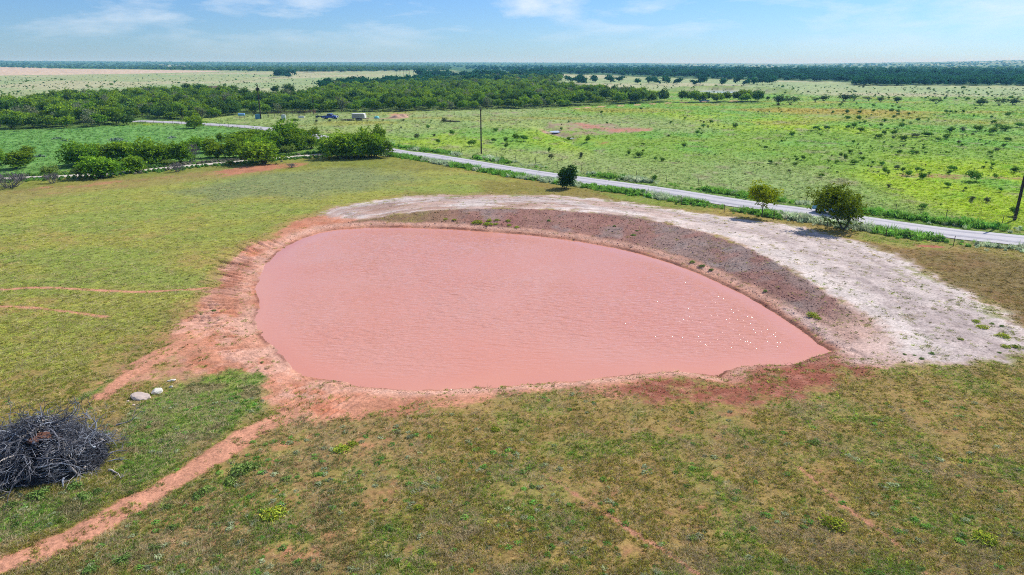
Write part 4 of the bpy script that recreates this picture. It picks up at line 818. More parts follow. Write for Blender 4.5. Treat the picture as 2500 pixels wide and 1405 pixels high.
# ------------------------------------------------------------------ brush pile
pc = at_px(92, 1128); pile = empty('brush_pile', pc); tag(pile, 'tangled heap of dead grey mesquite branches beside the red trail', 'brush pile')
PW, PD, PH = 3.75, 2.5, 2.2
def dome(a, b_): return PH*max(0., 1-(a/PW)**2-(b_/PD)**2)**.6*(1+.28*math.sin(a*1.7+1)*math.cos(b_*1.3))
bm = bmesh.new(); bmesh.ops.create_grid(bm, x_segments=30, y_segments=24, size=1)
for v in bm.verts:
    a, b_ = v.co.x*PW*.93, v.co.y*PD*.93; v.co = Vector((a, b_, dome(a*1.06, b_*1.06)*.6-.15+.12*random.random()))
me = bpy.data.meshes.new('shade_core'); bm.to_mesh(me); bm.free(); me.materials.append(mat('gap_shade', (.018, .018, .022), .95, var=.4)); link('shade_core', me, pile)  # near-black core, its colour stands for the shade in the gaps between branches
M_dw = [mat('grey_dead_wood', (.15, .152, .175), .9, var=.6, scale=5), mat('pale_dead_wood', (.40, .36, .33), .85, var=.35, scale=6), mat('dark_dead_wood', (.075, .078, .095), .9, var=.6, scale=6), mat('blue_grey_wood', (.28, .31, .37), .9, var=.4, scale=6)]
BR = []
for i in range(12):
    rd = random.Random(500+i); V_, F_, tips = [], [], []
    limb(rd, V_, F_, Vector((0, 0, 0)), Vector((1, rd.uniform(-.3, .3), rd.uniform(-.1, .2))).normalized(), rd.uniform(.8, 1.3), rd.uniform(.04, .09), 3, tips, .22, 6, (2, 3), 0, .02, .012)
    BR.append(npmesh('branch', V_, F_, None, M_dw[(0, 2, 3, 2, 0, 1)[i % 6]], True))
for i in range(240):
    a, b_ = random.gauss(0, .5)*PW, random.gauss(0, .5)*PD
    if (a/PW)**2+(b_/PD)**2 > .98: continue
    o = link('branch', random.choice(BR), pile); ang = math.atan2(b_, a)+random.gauss(0, 1.0) if random.random() < .6 else random.uniform(0, 6.28)
    o.location = (a, b_, dome(a, b_)*random.uniform(.45, .95)); o.rotation_euler = (random.uniform(0, 6.28), random.gauss(.18, .3), ang); s = random.uniform(.6, 1.1); o.scale = (s, s, s)
for i in range(16):
    a, b_ = random.uniform(-.75, .75)*PW, random.uniform(-.75, .75)*PD; rd = random.Random(560+i); V_, F_, tips = [], [], []
    limb(rd, V_, F_, Vector((0, 0, 0)), Vector((1, rd.uniform(-.4, .4), rd.uniform(-.1, .25))).normalized(), rd.uniform(.7, 1.2), rd.uniform(.06, .10), 1, tips, .2, 7, (1, 2), 0, .0, .03)
    o = link('log', npmesh('log', V_, F_, None, M_dw[(2, 0, 3)[i % 3]], True), pile); o.location = (a, b_, dome(a, b_)*random.uniform(.7, .95)); o.rotation_euler = (0, random.gauss(.1, .3), random.uniform(0, 6.28))
V_, F_ = [], []
for i in range(5600):
    a, b_ = random.uniform(-1, 1)*PW*1.02, random.uniform(-1, 1)*PD*1.02
    if (a/PW)**2+(b_/PD)**2 > 1: continue
    z = dome(a, b_)*random.uniform(.55, 1.04); ang = 14*float(fbm(np.array([a*.55]), np.array([b_*.55]), 2, 900)[0])+random.gauss(0, .45); ln = random.uniform(.3, 1.0); ti = random.gauss(-.1, .35)
    d = Vector((math.cos(ang)*math.cos(ti), math.sin(ang)*math.cos(ti), math.sin(ti))); q_ = Vector((a, b_, z)); k = Vector((random.gauss(0, .06), random.gauss(0, .06), random.gauss(0, .05)))
    tube(V_, F_, [q_, q_+d*ln*.5+k, q_+d*ln], [.014, .011, .006], 3)
V_ = np.array(V_); F_ = np.array(F_); nt_ = len(V_)//9; sel = np.random.default_rng(5).uniform(size=nt_) < .68
for nm_, msk, m_ in (('twigs', sel, M_dw[2]), ('twigs', ~sel, M_dw[3])):
    vv = V_.reshape(nt_, 9, 3)[msk].reshape(-1, 3); f0 = F_.reshape(nt_, -1, 4)[0]; ff = (f0[None]+9*np.arange(int(msk.sum()))[:, None, None]).reshape(-1, 4)
    tag(link(nm_, npmesh(nm_, vv, ff, None, m_), pile), kind='stuff')
bm = bmesh.new()
for cx0, cy0, r0 in ((.95, -.45, .42), (1.35, -.05, .26), (.7, -.8, .28)):
    bmesh.ops.create_icosphere(bm, subdivisions=3, radius=r0, matrix=Matrix.Translation((cx0, cy0, dome(cx0, cy0)*.78)) @ Matrix.Diagonal((1, .8, .3, 1)))
for v in bm.verts: v.co += v.normal*random.uniform(-.05, .06)
me = bpy.data.meshes.new('root_soil'); bm.to_mesh(me); bm.free(); me.materials.append(mat('root_soil', lin(128, 88, 72, K), .95, var=.45, scale=5, bump=.5)); link('root_soil', me, pile)
BRL = 'thin dead stick lying on the grass beside the brush heap'
for bx, by, rz in ((285,1130,.1),(290,1150,-.2),(305,1040,.25)):
    o = link('fallen_branch', BR[int(rng.integers(0, 12))]); p = at_px(bx, by); o.location = p+Vector((-.5, 0, .06)); o.rotation_euler = (.3, -.08, rz); o.scale = (.8,)*3
    tag(o, BRL, 'branch', 'sticks beside the brush heap')

# ------------------------------------------------------------------ stones
def stone(seed, sx, sy, sz):
    bm = bmesh.new(); bmesh.ops.create_icosphere(bm, subdivisions=3, radius=.5); rd = random.Random(seed)
    pl = [(Vector((rd.gauss(0, 1), rd.gauss(0, 1), rd.gauss(0, .8))).normalized(), rd.uniform(.26, .42)) for _ in range(14)]
    for v in bm.verts:
        for n_, d in pl:
            k = v.co.dot(n_)-d
            if k > 0: v.co -= n_*k*.92
        v.co += v.co.normalized()*rd.uniform(-.012, .012); v.co = Vector((v.co.x*sx*1.25, v.co.y*sy*1.25, v.co.z*sz*1.25))
    me = bpy.data.meshes.new('stone'); bm.to_mesh(me); bm.free(); return me
M_st1 = mat('pinkish_sandstone', lin(236, 214, 198, .85), .9, var=.18, scale=5, bump=.4); M_st2 = mat('grey_sandstone', lin(222, 218, 206, .8), .9, var=.2, scale=5, bump=.4)
for i, (bx, by, w_, d_, h_, m, lb) in enumerate(((343,972,1.15,.75,.5,M_st1,'large pale pinkish boulder by the grass beyond the brush heap'),(384,960,.72,.5,.42,M_st2,'grey boulder beside the large pinkish one'),(418,946,.28,.22,.16,M_st2,'small white stone between the grey boulder and the flat slab'),
                                                 (421,930,.62,.3,.14,M_st2,'flat dark grey slab of stone in the grass'),(313,981,.2,.16,.12,M_st1,'fist-sized pale stone under the large boulder'),(327,990,.18,.15,.12,M_st1,'little white pebble-like stone in the grass'))):
    o = link('stone', stone(600+i, w_, d_, h_), None, m); p = at_px(bx, by); o.location = p+Vector((0, 0, h_*.22)); o.rotation_euler = (0, 0, i*1.3); tag(o, lb, 'stone')

# ------------------------------------------------------------------ flowering and leafy weeds
M_flower = mat('yellow_petals', (.75, .6, .02), .7, var=.2)
def weed(seed, flowers, c1, c2):
    r = np.random.default_rng(seed); n = 300; d = r.normal(size=(n, 3)); d /= np.linalg.norm(d, axis=1)[:, None]; d[:, 2] = np.abs(d[:, 2])*.8
    k = (1+1.2*(vn(d[:, 0]*2.2+seed, d[:, 1]*2.2, 4)-.5))[:, None]; c = d*r.uniform(.2, 1, (n, 1))**.5*np.array([.5, .5, .5])*k; m = r.uniform(0, 1, (n, 1))
    fo_ = leafquads(r, c, .085, (lin(*c1)*(1-m)+lin(*c2)*m)*r.uniform(.7, 1.25, (n, 1)), 2.2); fo_.materials.append(M_leaf); out = [fo_]
    if flowers:
        d = d[r.integers(0, n, flowers)]; c = d*np.array([.52, .52, .54])*(1+.5*(vn(d[:, 0]*2.2+seed, d[:, 1]*2.2, 4)-.5))[:, None]; c[:, 2] += .03
        fl = leafquads(r, c, .05, np.ones((len(c), 3)), 1.1); fl.materials.append(M_flower); out.append(fl)
    return out
WF = [weed(700+i, 60, (122, 148, 52), (172, 184, 66)) for i in range(3)]; WG = [weed(710+i, 0, (98, 134, 62), (142, 166, 92)) for i in range(3)]
def weeds(lst, kinds, label, group, nm):
    for i, (bx, by, wp) in enumerate(lst):
        w_ = wp*px_to_m(bx, by)*(.8 if kinds is WG else .95); plant(nm, kinds[i % 3], at_px(bx, by), (w_, w_, w_*random.uniform(.45, .75)), random.uniform(0, 6), label, 'weed', group, ('foliage', 'flowers'))
weeds([(2398,800,26),(2383,786,17),(2345,829,16),(2450,822,30),(2455,848,20),(2481,848,24)], WF, 'yellow-green flowering weed clump on the white bare soil', 'flowering weeds on the white soil', 'flowering_weed')
weeds([(2422,791,15),(2445,797,14),(2250,877,15),(2275,864,17),(2208,866,12),(2232,868,10),(2440,862,12)], WG, 'low green weed on the fringe of the white bare soil', 'green weeds on the white soil', 'leafy_weed')
weeds([(1165,554,28),(1192,556,24),(1210,558,13),(1195,537,13),(1213,536,12),(1240,537,15),(1244,565,12),(1262,557,13),(1110,551,13),(1089,551,12)], WF, 'yellow-flowered weed on the reddish dam face above the far shore', 'flowering weeds on the dam face', 'flowering_weed')
weeds([(1547,575,16),(1556,563,10),(1690,643,20),(1714,652,22),(1735,663,16),(1868,714,14),(1620,655,9),(1500,552,10),(1340,537,12),(1785,690,9)], WG, 'small green weed on the brown clods of the dam face', 'green weeds on the dam face', 'leafy_weed')
weeds([(1983,772,26),(1999,779,15)], WF, 'yellow-tipped weed at the foot of the brown dam face near the pond corner', 'weeds near the pond corner', 'flowering_weed')
weeds([(670,1258,58)], WF, 'bushy weed full of yellow flowers near the red trail', None, 'flowering_weed')
weeds([(2035,1285,62)], WF, 'largest yellow-flowered weed clump in the near grass', None, 'flowering_weed'); weeds([(2405,1318,56)], WF, 'sparse yellow-flowered weed clump in the grass at the field corner', None, 'flowering_weed')
weeds([(835,1098,40),(862,1086,26),(1022,1242,24),(1210,1050,22)], WF, 'leafy weed with a few yellow flowers in the near grass', 'few-flowered weeds in the near grass', 'flowering_weed')
weeds([(1990,1082,36),(950,1292,30),(590,1150,70),(620,1140,44),(480,1215,40),(500,1200,36),(700,1170,30),(1690,1315,26),(1300,1190,22),(1060,1190,24),(2250,1390,26),(1780,1115,18),(410,1240,34),(560,1180,40),(690,1340,30),(300,1370,50),(380,1340,36),(420,1290,30),(220,1395,46)], WG, 'dark green leafy weed tuft in the near grass', 'leafy weeds in the near grass', 'leafy_weed')
weeds([(522,758,16),(490,768,10),(640,920,14),(640,885,10),(630,905,12)], WG, 'green weed on the bare red bank of the pond', 'weeds on the red bank', 'leafy_weed')
weeds([(95,1210,60),(205,1215,40),(180,1190,44),(240,1200,30),(30,1235,44)], WG, 'green weed growing at the foot of the brush heap', 'weeds at the brush heap', 'leafy_weed')

# ------------------------------------------------------------------ poles and fences
M_pole = mat('creosoted_timber', (.045, .035, .03), .9, var=.4, scale=3); M_post = mat('rusty_steel_post', (.12, .075, .06), .8, var=.4); M_wire = mat('barbed_wire', (.22, .2, .19), .6, .6, var=.2)
M_grey = mat('galvanised', (.42, .43, .44), .45, .6, var=.15)
def cyl_mesh(name, pts, rad, m, n=8, cap=True):
    V_, F_ = [], []; tube(V_, F_, pts, rad, n); me = bpy.data.meshes.new(name)
    F2 = [tuple(f) for f in F_]
    if cap: F2 += [tuple(range(n))[::-1], tuple(range(len(V_)-n, len(V_)))]
    me.from_pydata(V_, [], F2); me.update(); me.materials.append(m); return me
def pole(bx, by, h, label, r=.17, trans=False, arm=False, group=None, nm='utility_pole'):
    e = empty(nm, at_px(bx, by)); link('shaft', cyl_mesh('shaft', [(0, 0, -.3), (0, 0, h*.5), (0, 0, h)], [r, r*.88, r*.72], M_pole, 9), e)
    for k in range(3): o = link('insulator', INS, e); o.location = ((-.0 if k < 1 else .16*(-1)**k), 0, h+.02 if k == 0 else h-.35)
    if trans:
        o = link('transformer', cyl_mesh('transformer', [(0, 0, 0), (0, 0, .95)], [.27, .27], M_pole, 12), e); o.location = (-.45, -.1, h-2.3)
        o = link('transformer', o.data, e); o.location = (.45, -.1, h-2.2)
    tag(e, label, 'utility pole', group); return e
INS = cyl_mesh('insulator', [(0, 0, 0), (0, 0, .08), (0, 0, .2)], [.05, .07, .04], mat('brown_porcelain', (.1, .05, .03), .3, var=.1), 6)
pole(1175, 376, 10.0, 'dark timber pole in the weeds across the road, before the open pasture')
pole(637, 291, 12.4, 'tall dark timber pole carrying a transformer by the road bend', .25, True)
pole(766, 279, 8.8, 'brownish timber pole at the edge of the wood behind the corral', .13)
pole(2477, 538, 10.6, 'thick dark timber pole casting its shadow across the road', .20)
for i, (bx, by) in enumerate(((968,194),(977,191),(985,189),(992,188.5),(1000,188),(1010,187.5))):
    pole(bx, by, 9.5, 'tiny distant timber pole in the line across the pale flats', .22, group='far line of poles')
def fence(name, line, step, label, h=1.25, m=M_post, wires=(.35, .65, .95, 1.2), lean=.03):
    P = resamp(line, step); z = hz(P[:, 0], P[:, 1]); e = empty(name, (P[0, 0], P[0, 1], z[0])); tag(e, label, 'fence'); pm_ = None
    for i, (a, c) in enumerate(P):
        if pm_ is None: pm_ = cyl_mesh('post', [(0, 0, -.3), (0, 0, h)], [.045, .04], m, 5)
        o = link('post', pm_, e); o.location = Vector((a, c, z[i]))-e.location; o.rotation_euler = (random.gauss(0, lean), random.gauss(0, lean), 0); o.scale = (1, 1, random.uniform(.94, 1.1))
    for w_ in wires:
        link('wire', cyl_mesh('wire', [(a-P[0, 0], c-P[0, 1], z[i]+w_-z[0]) for i, (a, c) in enumerate(P)], [.0035]*len(P), M_wire, 3, False), e)
    return e
tn = np.gradient(RC, axis=0); tn /= np.linalg.norm(tn, axis=1)[:, None]; nr = np.stack([-tn[:, 1], tn[:, 0]], 1)
bend = np.argmin(np.hypot(RC[:, 0]-gp(960, 370)[0], RC[:, 1]-gp(960, 370)[1]))
fence('wire_fence', (RC+nr*8.3)[bend-55:], 6.2, 'thin barbed wire fence on steel posts between road and pasture')
fence('wire_fence', (RC-nr*7.6)[bend+70:], 7.0, 'thin barbed wire fence on the pond side of the road')
fence('wire_fence', (RC-nr*5.5)[:bend-60], 4.6, 'short wire fence by the bright green strip at the road bend')
fence('wire_fence', dense(gpl([(770,306),(860,300),(1010,290),(1060,284),(1220,277)]), 6), 8, 'sagging fence of weathered posts in front of the parked vehicles', 1.5)

# ------------------------------------------------------------------ vehicles and ranch clutter
def bxm(name, parts, m, bev=.0, seg=2):
    """several boxes (centre, size) as one mesh, bevelled"""
    bm = bmesh.new()
    for (cx, cy0, cz), (sx_, sy_, sz_) in parts:
        bmesh.ops.create_cube(bm, size=1, matrix=Matrix.Translation((cx, cy0, cz)) @ Matrix.Diagonal((sx_, sy_, sz_, 1)))
    if bev: bmesh.ops.bevel(bm, geom=bm.edges[:], offset=bev, segments=seg, affect='EDGES', profile=.6)
    me = bpy.data.meshes.new(name); bm.to_mesh(me); bm.free(); me.materials.append(m); return me
def prof(name, pts, width, m, bev=.06, y0=0):
    """side outline (x,z) given a width in y, edges rounded"""
    bm = bmesh.new(); a = [bm.verts.new((x_, y0-width/2, z_)) for x_, z_ in pts]; f = bm.faces.new(a); r_ = bmesh.ops.extrude_face_region(bm, geom=[f])
    bmesh.ops.translate(bm, vec=(0, width, 0), verts=[v for v in r_['geom'] if isinstance(v, bmesh.types.BMVert)]); bmesh.ops.recalc_face_normals(bm, faces=bm.faces)
    if bev: bmesh.ops.bevel(bm, geom=bm.edges[:], offset=bev, segments=3, affect='EDGES', profile=.6, clamp_overlap=True)
    me = bpy.data.meshes.new(name); bm.to_mesh(me); bm.free()
    for p_ in me.polygons: p_.use_smooth = False
    me.materials.append(m); return me
M_tyre = mat('tyre_rubber', (.02, .02, .02), .9, var=.2); M_rim = mat('steel_rim', (.5, .5, .52), .35, .8, var=.1); M_glass = mat('dark_glass', (.03, .04, .05), .05, var=.1, spec=.6); M_chrome = mat('chrome', (.7, .7, .72), .15, .9, var=.05)
M_lamp = mat('lamp_glass', (.75, .75, .7), .2, var=.05); M_red = mat('red_lamp', (.4, .02, .02), .3, var=.05); M_white = mat('white_paint', (.75, .75, .73), .4, var=.06); M_under = mat('underbody', (.03, .03, .03), .9)
TY = cyl_mesh('tyre', [(0, -.13, 0), (0, -.1, 0), (0, .1, 0), (0, .13, 0)], [.34, .39, .39, .34], M_tyre, 18); RI = cyl_mesh('rim', [(0, -.14, 0), (0, .14, 0)], [.22, .22], M_rim, 14)
def wheel(e, x_, y_, r=.39):
    w_ = link('wheel', cyl_mesh('hub', [(0, -.145, 0), (0, .145, 0)], [.07, .07], M_under, 8), e); w_.location = (x_, y_, r); w_.scale = (r/.39,)*3
    link('tyre', TY, w_); link('rim', RI, w_)
def pickup(loc, rz, paint, label, sc=1., roof=None, old=False):
    e = empty('pickup_truck', loc, rz, sc); hd = 1.12
    link('body', prof('body', [(-2.7, .45), (-2.7, 1.12), (-1.0, 1.14), (-1.0, 1.16), (1.35, 1.18), (2.55, 1.05), (2.7, .85), (2.7, .45)], 1.9, paint, .09), e)
    link('cab', prof('cab', [(-1.0, 1.1), (-.95, 1.78), (-.75, 1.86), (.45, 1.86), (.65, 1.80), (1.35, 1.14)], 1.72, roof or paint, .07), e)
    link('bed_floor', bxm('bed_floor', [((-1.85, 0, 1.135), (1.5, 1.6, .03))], M_under), e)
    for s in (-1, 1):
        link('window', prof('window', [(-.85, 1.22), (-.83, 1.72), (-.12, 1.74), (-.12, 1.22)], .02, M_glass, 0, s*.862), e); link('window', prof('window', [(-.02, 1.22), (-.02, 1.74), (.45, 1.74), (1.05, 1.22)], .02, M_glass, 0, s*.862), e)
        for x_ in (-1.75, 1.75):
            link('wheel_arch', cyl_mesh('wheel_arch', [(x_, s*.80, .42), (x_, s*.956, .42)], [.47, .47], M_under, 18), e); wheel(e, x_, s*.84)
        o = link('headlight', bxm('headlight', [((2.69, s*.72, .88), (.06, .3, .2))], M_lamp, .02), e); link('tail_light', bxm('tail_light', [((-2.70, s*.85, .92), (.05, .14, .3))], M_red, .01), e)
        link('mirror', bxm('mirror', [((1.0, s*1.02, 1.28), (.1, .18, .2))], M_under, .03), e)
    ws = link('windscreen', bxm('windscreen', [((1.03, 0, 1.475), (.02, 1.5, .74))], M_glass), e); ws.rotation_euler = (0, 0, 0)
    bm = bmesh.new(); q_ = [bm.verts.new(v) for v in ((1.32, -.72, 1.2), (1.32, .72, 1.2), (.70, .66, 1.78), (.70, -.66, 1.78), (1.37, -.72, 1.2), (1.37, .72, 1.2), (.75, .66, 1.79), (.75, -.66, 1.79))]
    for f in ((4, 5, 6, 7), (3, 2, 1, 0), (0, 1, 5, 4), (1, 2, 6, 5), (2, 3, 7, 6), (3, 0, 4, 7)): bm.faces.new([q_[i] for i in f])
    ws.data = bpy.data.meshes.new('windscreen'); bm.to_mesh(ws.data); bm.free(); ws.data.materials.append(M_glass)
    link('rear_window', bxm('rear_window', [((-1.0, 0, 1.5), (.03, 1.3, .42))], M_glass), e)
    link('bumper', bxm('bumper', [((2.74, 0, .55), (.14, 1.86, .2))], M_chrome, .03), e); link('bumper', bxm('bumper', [((-2.76, 0, .55), (.14, 1.8, .2))], M_chrome, .03), e); link('grille', bxm('grille', [((2.705, 0, .84), (.05, 1.1, .26))], M_under, .01), e)
    tag(e, label, 'pickup'); return e
rd_i = np.argmin(np.hypot(RC[:, 0]-gp(2034, 526)[0], RC[:, 1]-gp(2034, 526)[1])); tdir = RC[rd_i]-RC[rd_i+1]
q_ = RC[rd_i]+nr[rd_i]*1.15; p = at_px(1985, 512)
pickup((q_[0], q_[1], float(hz(q_[0], q_[1]))+.1), math.atan2(tdir[1], tdir[0]), mat('sky_blue_paint', (.16, .42, .58), .25, var=.06, spec=.6), 'light blue pickup on the road half hidden by the leaning tree')
p = at_px(807, 291); pickup(p, R(-12), mat('deep_blue_paint', (.01, .05, .42), .25, var=.08, spec=.6), 'deep blue pickup parked in front of the mesquite wood', 1.04)
p = at_px(1719, 250); pickup(p, R(165), mat('silver_blue_paint', (.35, .5, .62), .3, var=.05, spec=.5), 'tiny pale blue pickup on the far dirt trail', 1.0, M_white)
p = at_px(1618, 241); pickup(p, R(170), mat('cream_paint', (.7, .72, .72), .3, var=.05, spec=.5), 'tiny white pickup parked against the far brush', .9)
# stock trailer
e = empty('stock_trailer', at_px(877, 294), R(-8)); tag(e, 'grey stock trailer with a rounded nose and open slatted sides', 'trailer')
M_al = mat('weathered_aluminium', (.46, .44, .41), .5, .3, var=.15); M_dkgap = mat('trailer_gap', (.10, .09, .08), .9)
link('body', prof('body', [(-2.4, .75), (-2.4, 2.3), (1.9, 2.3), (2.25, 2.1), (2.4, 1.7), (2.4, .75)], 1.9, M_al, .05), e)
link('roof', prof('roof', [(-2.45, 2.28), (-2.45, 2.38), (1.9, 2.40), (2.3, 2.2), (2.25, 2.1), (1.88, 2.3)], 1.98, M_white, .02), e)
link('nose_panel', prof('nose_panel', [(2.41, .8), (2.41, 1.7), (2.46, 1.7), (2.46, .8)], 1.85, M_white, .0), e)
for s in (-1, 1):
    for z_ in (1.25, 1.6, 1.95): link('side_gap', bxm('side_gap', [((-.25, s*.955, z_), (3.7, .012, .11))], M_dkgap), e)
    for x_ in (-2., -1.1, -.2, .7, 1.5): link('side_post', bxm('side_post', [((x_, s*.965, 1.5), (.07, .03, 1.5))], M_al), e)
    link('fender', prof('fender', [(-1.2, .70), (-1.05, .88), (.75, .88), (.9, .70)], .3, M_under, .02, s*1.0), e)
    for x_ in (-.65, .35): wheel(e, x_, s*.98, .36)
link('frame', bxm('frame', [((0, 0, .66), (4.7, 1.2, .14)), ((2.9, 0, .6), (1.4, .14, .12))], M_under), e); link('jack', bxm('jack', [((3.4, 0, .45), (.08, .08, .9))], M_under), e)
# flatbed trailer
e = empty('flatbed_trailer', at_px(848, 295), R(-14)); tag(e, 'low dark flatbed trailer lying beside the stock trailer', 'trailer'); M_plank = mat('grey_planks', (.12, .1, .085), .9, var=.4)
for k in range(6): link('plank', bxm('plank', [((0, -.85+k*.34, .52), (4.4, .32, .05))], M_plank), e)
link('frame', bxm('frame', [((0, 0, .43), (4.4, 1.6, .1)), ((2.8, 0, .42), (1.3, .1, .08))], M_post), e)
for s in (-1, 1): wheel(e, -.3, s*1.0, .3)
# small dark utility vehicle
e = empty('utility_vehicle', at_px(780, 289), R(20)); tag(e, 'small dark open utility vehicle next to the deep blue pickup', 'vehicle')
M_dark = mat('dark_paint', (.03, .035, .05), .5, var=.2)
link('body', prof('body', [(-1.4, .4), (-1.4, .95), (-.3, .95), (-.25, .6), (.4, .6), (.5, .95), (1.3, .8), (1.4, .4)], 1.4, M_dark, .05), e)
link('roof', bxm('roof', [((.0, 0, 1.85), (1.3, 1.35, .06))], M_dark, .02), e); link('seat', bxm('seat', [((-.15, 0, .8), (.45, 1.2, .35))], M_under, .05), e)
for s in (-1, 1):
    for x_ in (-.6, .6): o = link('roll_bar', cyl_mesh('roll_bar', [(x_, s*.65, .8), (x_*.95, s*.62, 1.85)], [.03, .03], M_under, 6), e)
    for x_ in (-.95, .95): wheel(e, x_, s*.68, .32)
# blue fuel tank on legs, stock tanks
M_tank = mat('sky_blue_tank', (.22, .42, .68), .4, var=.1); e = empty('fuel_tank', at_px(591, 292), R(8)); tag(e, 'light blue horizontal fuel tank raised on steel legs', 'tank')
link('barrel', cyl_mesh('barrel', [(-1.2, 0, 1.75), (-1.15, 0, 1.75), (1.15, 0, 1.75), (1.2, 0, 1.75)], [.42, .5, .5, .42], M_tank, 18), e)
for x_ in (-.85, .85):
    for s in (-1, 1): link('leg', cyl_mesh('leg', [(x_, s*.55, 0), (x_, s*.3, 1.4)], [.04, .04], M_post, 6), e)
e = empty('storage_bin', at_px(630, 291), R(10)); tag(e, 'square blue metal bin beside the tall transformer pole', 'bin'); M_bin = mat('faded_blue_steel', (.10, .26, .40), .5, var=.2)
link('box', bxm('box', [((0, 0, .85), (1.7, 1.3, 1.6))], M_bin, .04), e); link('lid', bxm('lid', [((0, 0, 1.69), (1.8, 1.4, .08))], M_bin, .02), e)
for s in (-1, 1): link('rib', bxm('rib', [((s*.45, -.66, .85), (.07, .04, 1.5))], M_bin), e)
e = empty('stock_tank', at_px(693, 293)); tag(e, 'pale round galvanised tank standing before the rusty corral', 'tank'); M_pt = mat('chalky_tank', (.46, .55, .52), .6, var=.12)
link('wall', cyl_mesh('wall', [(0, 0, 0), (0, 0, .9), (0, 0, 1.7)], [.85, .85, .85], M_pt, 20), e); link('lid', cyl_mesh('lid', [(0, 0, 1.7), (0, 0, 1.95)], [.88, .25], M_grey, 20), e)
for z_ in (.45, .95, 1.4): link('band', cyl_mesh('band', [(0, 0, z_), (0, 0, z_+.05)], [.87, .87], M_grey, 20, False), e)
e = empty('poly_tank', at_px(920, 290)); tag(e, 'low turquoise domed water tank on the bare ground', 'tank'); M_tq = mat('turquoise_plastic', (.10, .48, .52), .45, var=.12)
link('shell', cyl_mesh('shell', [(0, 0, 0), (0, 0, .45), (0, 0, .75), (0, 0, .9)], [.95, .98, .7, .2], M_tq, 18), e); link('cap', cyl_mesh('cap', [(0, 0, .88), (0, 0, 1.0)], [.22, .22], M_under, 10), e)
e = empty('water_trough', at_px(736, 288), R(5)); tag(e, 'short white trough by the corral corner', 'trough')
for n_, c_, s_ in (('side', (0, -.4, .35), (2., .06, .6)), ('side', (0, .4, .35), (2., .06, .6)), ('end', (-1, 0, .35), (.06, .86, .6)), ('end', (1, 0, .35), (.06, .86, .6)), ('bottom', (0, 0, .08), (1.9, .74, .06))): link(n_, bxm(n_, [(c_, s_)], M_white), e)
# rusty pipe corral
CL = dense(gpl([(655,287),(700,285),(760,282),(772,279)]), 6); P = resamp(CL, 2.4); z = hz(P[:, 0], P[:, 1]); e = empty('pipe_corral', (P[0, 0], P[0, 1], z[0])); tag(e, 'long rusty pipe corral fence before the wood', 'corral')
M_rust = mat('rusty_pipe', (.13, .06, .045), .85, var=.4); pm_ = cyl_mesh('post', [(0, 0, -.2), (0, 0, 1.85)], [.07, .07], M_rust, 7)
for i in range(len(P)): o = link('post', pm_, e); o.location = Vector((P[i, 0], P[i, 1], z[i]))-e.location
for h_ in (.45, .8, 1.15, 1.5, 1.8): link('rail', cyl_mesh('rail', [(a-P[0, 0], c-P[0, 1], z[i]+h_-z[0]) for i, (a, c) in enumerate(P)], [.045]*len(P), M_rust, 6), e)
# fallen log, soil heap
o = link('fallen_log', cyl_mesh('fallen_log', [(-3.6, 0, .22), (-1, .1, .25), (1.5, 0, .22), (3.6, .2, .18)], [.2, .24, .2, .12], M_plank, 8)); o.location = at_px(1100, 298); o.rotation_euler = (0, 0, R(-14)); tag(o, 'long weathered log lying in the pasture grass', 'log')
bm = bmesh.new(); bmesh.ops.create_grid(bm, x_segments=24, y_segments=24, size=1)
for v in bm.verts: k = v.co.length; v.co = Vector((v.co.x*4.2, v.co.y*3.2, max(0, 1-k*k)*1.1*(1+.5*math.sin(v.co.x*4)*math.cos(v.co.y*5))-.1+random.uniform(-.05, .05)))
me = bpy.data.meshes.new('soil_heap'); bm.to_mesh(me); bm.free(); me.materials.append(mat('pale_red_soil', lin(218, 176, 148, K), .95, var=.2, scale=2, bump=.4)); o = link('soil_heap', me); o.location = at_px(975, 287); tag(o, 'pale red heap of bare soil at the edge of the wood', 'soil heap')
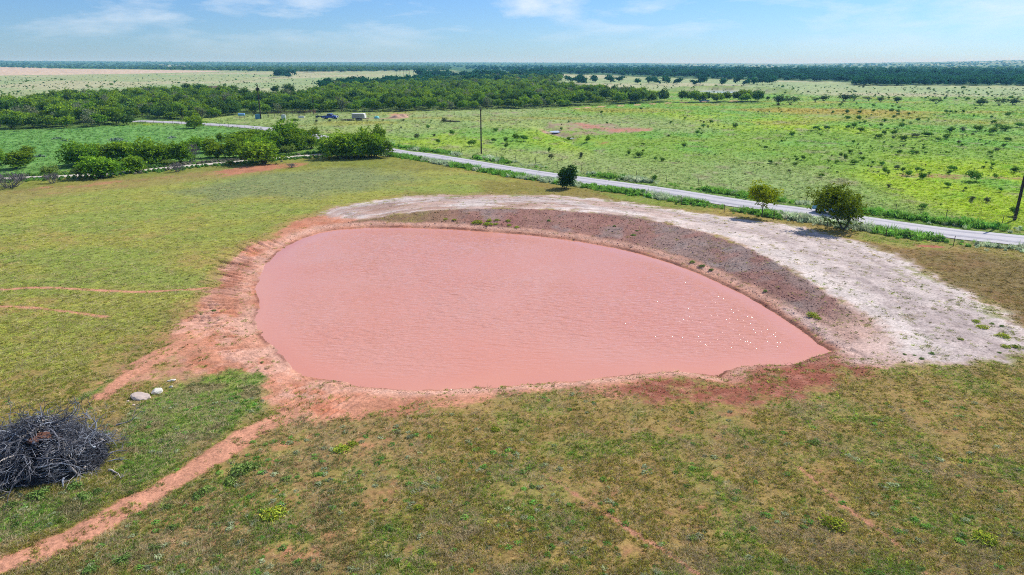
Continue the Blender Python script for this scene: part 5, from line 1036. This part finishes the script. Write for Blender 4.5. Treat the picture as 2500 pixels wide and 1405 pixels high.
# far buildings
def house(bx, by, w_, d_, h_, rh, rz, wall, roof_, label, nwin=3):
    e = empty('farmhouse', at_px(bx, by), rz); tag(e, label, 'building')
    link('wall', bxm('wall', [((0, 0, h_/2), (w_, d_, h_))], wall), e); link('roof', prof('roof', [(-d_/2-.4, h_-.05), (0, h_+rh), (d_/2+.4, h_-.05), (0, h_-.02+rh*.2)], w_+.8, roof_, 0), e).rotation_euler = (0, 0, math.pi/2)
    for k in range(nwin):
        f = link('window', bxm('window', [((-w_*.35+k*w_*.7/max(nwin-1, 1), -d_/2-.02, h_*.55), (1., .06, 1.1))], M_white), e); link('pane', bxm('pane', [((-w_*.35+k*w_*.7/max(nwin-1, 1), -d_/2-.05, h_*.55), (.8, .04, .9))], M_glass), f)
    link('door', bxm('door', [((w_*.12, -d_/2-.02, 1.05), (1., .05, 2.1))], M_plank), e)
M_tin = mat('bright_tin', (.72, .73, .74), .4, .2, var=.08)
house(508, 229, 14, 7, 3.4, 1.6, R(6), M_white, mat('brown_shingle', (.17, .11, .09), .9, var=.3), 'low white house with a brown roof behind the mesquite wood')
house(615, 170.5, 20, 11, 5, 2.4, R(-10), M_white, M_tin, 'white tin-roofed barn far off below the horizon woods', 2); house(738, 169.5, 15, 9, 4, 2, R(14), M_white, M_tin, 'smaller white shed far off among the horizon woods', 2)

# ------------------------------------------------------------------ hazy summer air
hx = bxm('haze', [((0, 6200, 29), (19000, 16000, 70))], mat('unused', (1, 1, 1)))
hm = bpy.data.materials.new('haze'); hm.use_nodes = True; t = hm.node_tree; t.nodes.clear(); ou = t.nodes.new('ShaderNodeOutputMaterial'); pv = t.nodes.new('ShaderNodeVolumePrincipled')
pv.inputs['Color'].default_value = (.22, .62, 1., 1); pv.inputs['Absorption Color'].default_value = (1, 1, 1, 1); pv.inputs['Density'].default_value = 1.45e-4; pv.inputs['Anisotropy'].default_value = .1; t.links.new(pv.outputs[0], ou.inputs['Volume'])
hx.materials.clear(); hx.materials.append(hm); o = link('haze', hx); tag(o, 'thin blue summer haze over the plain', 'haze', kind='stuff')
